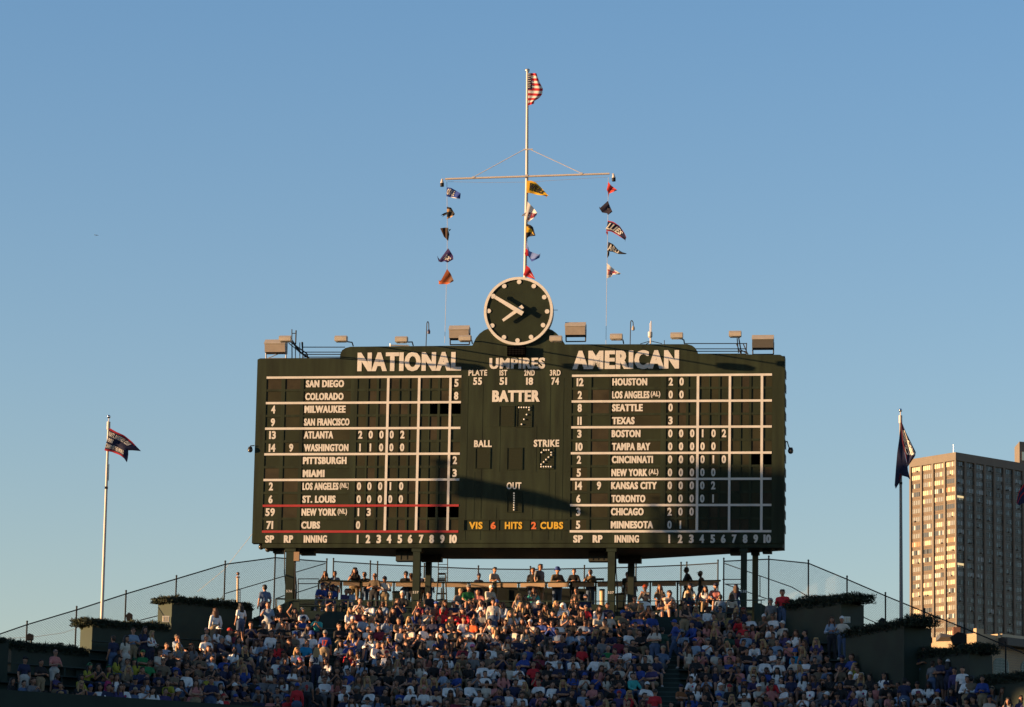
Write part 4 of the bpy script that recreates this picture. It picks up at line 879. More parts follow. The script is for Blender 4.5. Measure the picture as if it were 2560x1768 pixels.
for s0, s1, wl in ((1.5, 2.95, 'arched_window'), (4.05, 5.6, 'arched_window'), (6.6, 8.1, 'arched_window')):
    zb, zt = zL-2.75, zL-1.75; cx = (s0+s1)/2; rw = (s1-s0)/2
    pts = [(s0, zb), (s1, zb)]+[(cx+rw*math.cos(math.pi*i/14), zt-.35+rw*.62*math.sin(math.pi*i/14)) for i in range(15)]
    m = MB(); m.prism([b0+dR*s+nR*.002+Vector((0, 0, z)) for s, z in pts], nR*.03); wo = m.build(wl, mat('arch_glass', (.10, .15, .15), .15), t)
    m = MB()
    for i in range(1, 12): s = s0+(s1-s0)*i/12; h = zt-.35+rw*.62*math.sqrt(max(0, 1-((s-cx)/rw)**2)); m.box(b0+dR*(s-.018)+nR*.035+Vector((0, 0, zb)), dR*.036, nR*.03, (0, 0, h-zb))
    for i in range(1, 6): z = zb+i*.2; m.box(b0+dR*(s0+.1)+nR*.068+Vector((0, 0, z)), dR*(s1-s0-.2), nR*.02, (0, 0, .025))
    m.build('lattice', mat('lattice_teal', (.35, .45, .42), .6), wo)
m = MB(); q0, q1 = at(2351, 1583, 231), at(2388, 1589, 231); m.prism([q0, q1, at(2388, 1592, 231), at(2351, 1593, 231)], (0, 2.5, 0)); m.build('lean_to_roof', mat('slate_blue', (.10, .11, .13), .6), t)
m = MB(); p = at(2440, 1570, 234); m.cbox(at(2391, 1581, 238), .45, .6, .6); m.build('chimney', mat('brick_brown', (.22, .10, .06), .8), t)
m = MB(); m.box(at(2303, 1607, 158), (.1, 0, 0), (0, .1, 0), (0, 0, .55)); tag(m.build('sign_post', mat('sign_cream', (.5, .38, .25), .6), base=at(2303, 1607, 158)), 'narrow cream sign board fixed behind the right fence', 'sign')

# ------------------------------------------------------------------ airliner far away
pc = at(241.5, 588.3, 9000); AIR = mat('airliner_haze_blue', (.14, .22, .30), .6)  # blue-grey stands in for the haze of distance on the airframe
t = thing('airplane', pc, 'tiny distant airplane in the left half of the sky', 'airplane')
m = MB(); L = 10.5; m.tube(pc+Vector((-L*.45, 0, .2)), pc+Vector((L*.35, 0, 0)), .55, .62, 10); m.tube(pc+Vector((L*.35, 0, 0)), pc+Vector((L*.5, 0, -.1)), .62, .15, 10); m.tube(pc+Vector((-L*.5, 0, .3)), pc+Vector((-L*.45, 0, .2)), .2, .55, 10); m.build('fuselage', AIR, t)
m = MB(); m.prism([pc+Vector((-.8, 0, -.2)), pc+Vector((1.0, 0, -.2)), pc+Vector((-.9, -6, .3)), pc+Vector((-1.6, -6, .3))], (0, 0, .2)); m.prism([pc+Vector((-.8, 0, -.2)), pc+Vector((1.0, 0, -.2)), pc+Vector((-.9, 6, .3)), pc+Vector((-1.6, 6, .3))], (0, 0, .2)); m.build('wing', AIR, t)
m = MB(); m.prism([pc+Vector((-L*.47, -.1, .3)), pc+Vector((-L*.33, -.1, .3)), pc+Vector((-L*.47, -.1, 2.7)), pc+Vector((-L*.54, -.1, 2.7))], (0, .2, 0)); m.build('tail_fin', AIR, t)

# ------------------------------------------------------------------ outside the frame, sunward: stand and board outlines shaped to throw the evening shade
XO = -70.0
def sunplane(pts, name, label, cat, mt, thick=1.2):
    m = MB(); m.prism([Vector((XO, y, z)) for y, z in pts], (-thick, 0, 0)); return tag(m.build(name, mt, base=(XO, pts[0][0], 0)), label, cat)
sunplane([(123.5, 0), (150, 0), (150, 20.6+H), (139.5, 20.9+H), (136.3, 21.2+H), (136.8, 21.8+H), (137.6, 22.8+H), (137.9, 23.8+H), (138.6, 25.2+H), (139.7, 26.1+H), (141.0, 26.9+H), (141.6, 27.3+H), (141.6, 33.45+H), (123.5, 33.45+H)], 'grandstand', 'unseen left field stand, outline cut so its shade covers the lower rows', 'grandstand', G_WALL)  # stepped edge cut to follow the wanted shadow line across the crowd
sunplane([(-60, 0), (123.3, 0), (123.3, 22.4+H), (90, 24+H), (60, 28+H), (-60, 30+H)], 'grandstand', 'lower left field stand outside the frame beside the taller stand', 'grandstand', G_WALL)
sunplane([(100, 23.2+H), (123.3, 23.2+H), (123.3, 33.45+H), (100, 33.45+H)], 'video_board', 'video board outside the frame shading the right wing of the bleachers', 'video board', BLACK)  # lower edge shaped to leave a strip of sun on the corner rows
m = MB(); m.prism([(-90, -45, 0), (90, -45, 0), (90, -45, 32), (-90, -45, 32)], (0, -4, 0)); tag(m.build('grandstand', G_WALL, base=(0, -45, 0)), 'tall home grandstand behind the viewpoint, outside the frame', 'grandstand')
m = MB(); m.prism([(78, -45, 0), (78, 120, 0), (78, 120, 22), (78, 60, 31), (78, -45, 32)], (4, 0, 0)); tag(m.build('grandstand', G_WALL, base=(78, 40, 0)), 'right field grandstand outside the frame', 'grandstand')
SD = 26.0
u, v = onb(1102, 1155, 0); pb = B(u, v, 0)+SUN*SD
t = thing('flagpole', Vector((pb.x, pb.y, 0)), 'flagpole outside the left border whose flag shades the scoreboard', 'flagpole')
m = MB(); m.tube(Vector((pb.x, pb.y, 0)), pb, .11, .09, 10); m.sphere(pb, .16, 10, 8); m.build('pole', POLE_W, t)
m = MB(); m.prism([B(*onb(x, y, 0), 0)+SUN*SD for x, y in ((1128, 1190), (1150, 1190), (1250, 1210), (1360, 1234), (1424, 1255), (1475, 1292), (1424, 1282), (1300, 1262), (1200, 1248), (1150, 1246), (1128, 1240))], BN*.03); m.build('streamer', cN, t)
# ------------------------------------------------------------------ people: poses grown into continuous bodies
V3 = Vector
def tmpmesh(mb, voxel, ratio, smooth=2):
    me = bpy.data.meshes.new('tmp'); me.from_pydata(mb.v, [], mb.f)
    bm = bmesh.new(); bm.from_mesh(me); bmesh.ops.recalc_face_normals(bm, faces=bm.faces); bm.to_mesh(me); bm.free()
    o = bpy.data.objects.new('tmp', me); COL.objects.link(o)
    r = o.modifiers.new('r', 'REMESH'); r.mode = 'VOXEL'; r.voxel_size = voxel
    if smooth: s = o.modifiers.new('s', 'SMOOTH'); s.factor = .5; s.iterations = smooth
    d = o.modifiers.new('d', 'DECIMATE'); d.ratio = ratio
    o.modifiers.new('t', 'TRIANGULATE')
    dg = bpy.context.evaluated_depsgraph_get(); res = bpy.data.meshes.new_from_object(o.evaluated_get(dg))
    bpy.data.objects.remove(o); bpy.data.meshes.remove(me)
    res.polygons.foreach_set('use_smooth', [True]*len(res.polygons)); return res
class CB(MB):
    def cap(s, a, b, r0, r1=None):
        r1 = r0 if r1 is None else r1; s.tube(a, b, r0, r1, 10); s.sphere(a, r0, 10, 6); s.sphere(b, r1, 10, 6)
def rz(v, a, o=V3((0, 0, 0))):
    c, s = math.cos(a), math.sin(a); d = v-o; return V3((o.x+d.x*c-d.y*s, o.y+d.x*s+d.y*c, v.z))
def joints(kind):
    J = {}
    sit = kind.startswith('s')
    def lr(n, x, y, z): J[n+'L'] = V3((x, y, z)); J[n+'R'] = V3((-x, y, z))
    if sit:
        lr('hip', .10, 0, .53); lr('knee', .15, -.43, .55); lr('ank', .14, -.41, .10); lr('toe', .15, -.57, .045)
        J['pel'] = V3((0, .02, .54)); J['chest'] = V3((0, 0, .88)); lr('sh', .165, -.01, .985); J['neck'] = V3((0, -.02, 1.06)); J['head'] = V3((0, -.055, 1.235))
        lr('el', .235, -.12, .75); lr('wr', .15, -.34, .65); lr('hd', .13, -.42, .63)
        if kind == 's2': lr('el', .26, -.14, .76); J['wrL'] = V3((-.06, -.24, .80)); J['hdL'] = V3((-.14, -.22, .80)); J['wrR'] = V3((.07, -.26, .75)); J['hdR'] = V3((.15, -.24, .76))
        if kind == 's3': J['elR'] = V3((-.20, -.30, .80)); J['wrR'] = V3((-.08, -.24, 1.03)); J['hdR'] = V3((-.05, -.20, 1.12))
        if kind == 's4': lr('el', .22, -.20, .76); J['wrL'] = V3((.08, -.36, .92)); J['hdL'] = V3((.03, -.40, .98)); J['wrR'] = V3((-.07, -.36, .90)); J['hdR'] = V3((-.03, -.40, .96))
        if kind == 's5':
            J['chest'] = V3((0, -.14, .85)); lr('sh', .165, -.2, .925); J['neck'] = V3((0, -.23, .99)); J['head'] = V3((0, -.31, 1.14)); lr('el', .20, -.36, .64); lr('wr', .06, -.52, .66); lr('hd', .03, -.58, .69)
        if kind == 's6': J['elR'] = V3((-.30, -.16, 1.16)); J['wrR'] = V3((-.16, -.18, 1.38)); J['hdR'] = V3((-.12, -.2, 1.47))
        ang = {'s1': .55, 's7': -.55}.get(kind, 0)
    else:
        lr('hip', .095, 0, .93); lr('knee', .11, -.02, .50); lr('ank', .12, .03, .09); lr('toe', .14, -.12, .04)
        J['pel'] = V3((0, 0, .95)); J['chest'] = V3((0, .0, 1.30)); lr('sh', .17, 0, 1.41); J['neck'] = V3((0, -.01, 1.49)); J['head'] = V3((0, -.04, 1.655))
        lr('el', .235, .03, 1.13); lr('wr', .24, -.06, .89); lr('hd', .25, -.09, .80)
        if kind == 'f1': lr('el', .26, -.12, 1.16); J['wrL'] = V3((-.05, -.22, 1.2)); J['hdL'] = V3((-.14, -.2, 1.22)); J['wrR'] = V3((.06, -.24, 1.15)); J['hdR'] = V3((.15, -.22, 1.17))
        if kind == 'f2': lr('el', .27, -.12, 1.12); lr('wr', .10, -.30, 1.14); lr('hd', .04, -.36, 1.17)
        if kind == 'f3': J['elR'] = V3((-.24, -.2, 1.2)); J['wrR'] = V3((-.1, -.26, 1.42)); J['hdR'] = V3((-.06, -.24, 1.51))
        if kind == 'f4':
            J['elL'] = V3((.36, -.02, 1.2)); J['wrL'] = V3((.58, -.06, 1.12)); J['hdL'] = V3((.68, -.06, 1.13)); J['elR'] = V3((-.26, -.12, 1.16)); J['wrR'] = V3((-.18, -.3, 1.22)); J['hdR'] = V3((-.14, -.36, 1.26))
        if kind == 'w0':
            J['kneeL'] = V3((.1, -.2, .52)); J['ankL'] = V3((.1, -.26, .12)); J['toeL'] = V3((.11, -.42, .07)); J['kneeR'] = V3((-.1, .05, .5)); J['ankR'] = V3((-.1, .3, .16)); J['toeR'] = V3((-.1, .2, .05))
            J['elL'] = V3((.25, .14, 1.16)); J['wrL'] = V3((.23, .04, .95)); J['hdL'] = V3((.22, .0, .87)); J['elR'] = V3((-.25, -.1, 1.15)); J['wrR'] = V3((-.2, -.3, 1.08)); J['hdR'] = V3((-.19, -.37, 1.08))
        ang = {'f5': .6}.get(kind, 0)
    if ang:
        for n in ('chest', 'shL', 'shR', 'neck', 'head', 'elL', 'elR', 'wrL', 'wrR', 'hdL', 'hdR'): J[n] = rz(J[n], ang*.7)
    J['yaw'] = ang; return J
def torso(m, J, g):
    m.cap(J['hipL'], J['hipR'], .105+g); m.cap(J['pel'], (J['pel']+J['chest'])/2, .12+g, .11+g)
    c = J['chest']; d = (J['shL']-J['shR'])*.25
    m.cap(c-d, c+d, .105+g, .105+g); m.cap((J['pel']+c)/2, c, .115+g, .11+g); m.cap(J['shL']*.85+J['shR']*.15, J['shR']*.85+J['shL']*.15, .068+g); m.cap(J['neck']-V3((0, 0, .05)), c, .07+g, .11+g)
POSE = {}
def build_pose(kind):
    J = joints(kind); h = J['head']; ya = J['yaw']; HS = 1.05
    T = lambda x, y, z: h + rz(V3((x, y, z))*HS, ya)
    m = CB(); torso(m, J, 0); m.cap(J['neck']-V3((0, 0, .06)), h-V3((0, -.01, .06)), .062, .055)
    m.sphere(h, .1*HS, 14, 10, (.80, .98, 1.15)); m.sphere(T(0, -.035, -.055), .071, 12, 8, (.9, .95, 1.0)); m.cap(T(0, -.098, .0), T(0, -.118, -.025), .013, .018)
    for s in (1, -1): m.sphere(T(s*.083, .01, -.005), .028, 8, 6, (.45, .8, 1.1)); m.sphere(T(s*.032, -.088, .028), .02, 8, 5, (1.2, .5, .5))
    for s in 'LR':
        m.cap(J['sh'+s], J['el'+s], .05, .042); m.cap(J['el'+s], J['wr'+s], .043, .029)
        w_, hd = J['wr'+s], J['hd'+s]; d = (hd-w_).normalized(); q = d.orthogonal().normalized(); q2 = d.cross(q)
        m.cap(w_, w_+d*.07, .03, .036)
        for i in range(4):
            b = w_+d*.075+q*(-.027+.018*i); ln = (.062, .075, .07, .055)[i]; mid = b+d*ln*.55+q2*.008; m.cap(b, mid, .011, .010); m.cap(mid, mid+d*ln*.35+q2*.022, .010, .009)
        m.cap(w_+d*.02+q*.03, w_+d*.07+q*.058, .013, .011)
        m.cap(J['hip'+s], J['knee'+s], .088, .062); m.cap(J['knee'+s], J['knee'+s].lerp(J['ank'+s], .4), .06, .058); m.cap(J['knee'+s].lerp(J['ank'+s], .4), J['ank'+s], .057, .04); m.cap(J['ank'+s], J['toe'+s], .04, .035)
    D = {'J': J}
    body = tmpmesh(m, .0125, .075, 1)
    # eyes and lips set into the same body mesh
    bm = bmesh.new(); bm.from_mesh(body); e = MB()
    for s in (1, -1): e.cm = 1; e.sphere(T(s*.033, -.087, .015), .0135, 6, 4, (1.2, .7, .8))
    e.cm = 2; e.sphere(T(0, -.1, -.062), .016, 6, 4, (1.5, .5, .5))
    vs = [bm.verts.new(p) for p in e.v]
    for f, mi in zip(e.f, e.m): q = bm.faces.new([vs[i] for i in f]); q.material_index = mi; q.smooth = True
    bmesh.ops.triangulate(bm, faces=bm.faces); bm.to_mesh(body); bm.free(); D['body'] = body
    def sleeves(frac):
        m = CB(); torso(m, J, .013)
        for s in 'LR':
            m.cap(J['sh'+s], J['sh'+s].lerp(J['el'+s], min(1, frac)), .066, .062)
            if frac > 1: m.cap(J['el'+s], J['el'+s].lerp(J['wr'+s], .93), .056, .042)
        return tmpmesh(m, .02, .2, 2)
    D['tee'] = sleeves(.68); D['long'] = sleeves(2)
    m = CB(); torso(m, {**J}, .014); D['tank'] = tmpmesh(m, .02, .2, 2)
    def legs(fr):
        m = CB(); p = J['pel']; m.cap(J['hipL'], J['hipR'], .135); m.cap(p, p+V3((0, 0, .06)), .148)
        for s in 'LR':
            m.cap(J['hip'+s], J['hip'+s].lerp(J['knee'+s], min(1, fr)), .11, .086 if fr < 1 else .078)
            if fr > 1: m.cap(J['knee'+s], J['ank'+s], .078, .062)
        return tmpmesh(m, .02, .16, 2)
    D['pants'] = legs(2); D['shorts'] = legs(.85)
    for s in 'LR':
        m = CB(); m.cap(J['ank'+s]-V3((0, 0, .02)), J['toe'+s], .054, .047); D['shoe'+s] = tmpmesh(m, .02, .15, 1)
    POSE[kind] = D
for kd in ('s0', 's1', 's2', 's3', 's4', 's5', 's6', 's7', 'f0', 'f1', 'f2', 'f3', 'f4', 'f5', 'w0'): build_pose(kd)
# hair and hats, in head space (face towards -y)
HAIR = {}
def hair(n, fn, vox=.014, ratio=.16, sm=1): m = CB(); fn(m); HAIR[n] = tmpmesh(m, vox, ratio, sm)
def scalp(m, g=.0):
    m.sphere((0, .018, .03), .102+g, 14, 9, (.86, .95, 1.02)); m.sphere((0, .045, -.01), .09+g, 12, 8, (.9, .8, 1.0)); m.cap((-.05, -.05, .085), (.05, -.05, .085), .035+g)
hair('short', lambda m: scalp(m))
hair('crop', lambda m: m.sphere((0, .022, .03), .097, 14, 9, (.86, .95, 1.0)))
def _long(m):
    scalp(m, .006)
    for s in (1, -1): m.cap((s*.085, .01, .0), (s*.105, .0, -.17), .035, .045); m.cap((s*.105, 0, -.17), (s*.11, -.03, -.28), .045, .03)
    m.cap((0, .07, 0), (0, .11, -.24), .07, .07); m.cap((-.06, .07, -.05), (-.07, .1, -.26), .05, .045); m.cap((.06, .07, -.05), (.07, .1, -.26), .05, .045)
hair('long', _long)
def _cap(m): m.sphere((0, .012, .045), .112, 16, 10, (.88, 1.0, .95)); 
def capmesh(back=False):
    m = CB(); m.sphere((0, .012, .05), .108, 16, 10, (.88, 1.0, .92)); s = 1 if back else -1
    m.prism([V3((.075*math.cos(t), s*(.075+.11*math.sin(t)), .047-.018*math.sin(t))) for t in [math.pi*i/10 for i in range(11)]], (0, 0, .022)); m.cap((-.07, s*.08, .045), (.07, s*.08, .045), .016); m.sphere((0, 0.012, .155), .012, 6, 4)
    return tmpmesh(m, .013, .14, 1)
HAIR['cap'] = capmesh(); HAIR['capback'] = capmesh(True)
def _bucket(m): m.tube((0, .01, .02), (0, .01, .15), .115, .085, 16); m.sphere((0, .01, .145), .085, 12, 6, (1, 1, .4)); m.tube((0, .01, .005), (0, .01, .035), .17, .12, 18)
hair('bucket', _bucket)
def _hood(m):
    m.sphere((0, .03, .02), .128, 14, 9, (.95, .95, 1.08)); m.cap((-.09, .03, -.1), (.09, .03, -.1), .06)
hair('hood', _hood)
hair('beanie', lambda m: (m.sphere((0, .015, .06), .115, 14, 9, (.9, .95, .95)), m.tube((0, .01, .03), (0, .01, .07), .108, .112, 14)))
gm = CB(); gm.box((-.066, -.106, .0), (.132, 0, 0), (0, .012, 0), (0, 0, .028)); gm.box((-.08, -.1, .02), (.008, 0, 0), (0, .1, 0), (0, 0, .01)); gm.box((.072, -.1, .02), (.008, 0, 0), (0, .1, 0), (0, 0, .01))
HAIR['glasses'] = tmpmesh(gm, .008, .3, 0)
def pm(n, c, r=.85, v=.12): return mat(n, c, r, var=v, scale=7, bump=.5)
SH = {'W': ('white', (.80, .79, .79)), 'w': ('cream', (.56, .51, .44)), 'G': ('grey', (.17, .17, .18)), 'K': ('black', (.014, .014, .016)), 'N': ('navy', (.018, .024, .07)), 'B': ('royal blue', (.025, .06, .27)),
      'R': ('red', (.55, .02, .03)), 'r': ('pink', (.55, .20, .18)), 'P': ('purple', (.06, .045, .14)), 'g': ('green', (.02, .19, .06)), 'y': ('green-yellow', (.33, .30, .03)), 'T': ('turquoise', (.05, .38, .36)),
      'C': ('bright blue', (.01, .25, .48)), 'L': ('pale blue', (.24, .32, .44)), 'O': ('orange', (.75, .10, .02)), 'M': ('maroon', (.16, .015, .035)), 'o': ('olive brown', (.16, .12, .08)), 'D': ('denim blue', (.09, .14, .24)), 'X': ('magenta', (.38, .03, .12)), 'E': ('dark green', (.012, .05, .035)), 'A': ('rust', (.24, .09, .03))}
SHM = {k: pm('shirt_'+n.replace(' ', '_'), c) for k, (n, c) in SH.items()}
HC = {'d': ('dark hair', 'short', (.012, .009, .007)), 'b': ('brown hair', 'short', (.05, .025, .014)), 'g': ('grey hair', 'crop', (.35, .33, .31)), 'z': ('shaved head', 'crop', (.06, .04, .03)), 'y': ('long blond hair', 'long', (.42, .26, .11)), 'k': ('long black hair', 'long', (.01, .008, .007)), 'm': ('long brown hair', 'long', (.07, .032, .016))}
CAPC = {'w': ('white', (.75, .74, .73)), 'n': ('navy', (.015, .02, .06)), 'b': ('blue', (.03, .07, .3)), 'r': ('red', (.4, .03, .03)), 'g': ('grey', (.2, .2, .2)), 'p': ('pink', (.6, .15, .3)), 'k': ('black', (.012, .012, .014)), 't': ('tan', (.35, .27, .17)), 'e': ('green', (.05, .2, .08)), 'o': ('orange', (.7, .1, .03))}
HMAT = {k: pm('hair_'+k, v[2], .6) for k, v in HC.items()}; CMAT = {k: pm('cap_'+v[0], v[1]) for k, v in CAPC.items()}
SKIN = [mat('skin_%d' % i, c, .55, var=.06, scale=12) for i, c in enumerate([(.42, .21, .13), (.36, .17, .10), (.44, .23, .15), (.26, .12, .07), (.12, .055, .033)])]
PANT = [pm('pants_'+n, c) for n, c in (('jeans', (.06, .10, .19)), ('dark', (.02, .022, .03)), ('khaki', (.28, .21, .13)), ('grey', (.12, .12, .13)), ('pale', (.5, .48, .45)), ('navy', (.02, .025, .06)))]
SHOE = [pm('shoe_white', (.6, .58, .56)), pm('shoe_dark', (.02, .02, .022))]
EYEM = mat('eye_dark', (.015, .01, .008), .3); LIPM = mat('lips', (.3, .09, .08), .5); GLM = mat('sunglass_black', (.008, .008, .009), .15)
for D in POSE.values():
    for mm in (SKIN[0], EYEM, LIPM): D['body'].materials.append(mm)
    for k in ('tee', 'long', 'tank'): D[k].materials.append(SHM['W'])
    for k in ('pants', 'shorts'): D[k].materials.append(PANT[0])
    D['shoeL'].materials.append(SHOE[0]); D['shoeR'].materials.append(SHOE[0])
for me in HAIR.values(): me.materials.append(HMAT['d'])
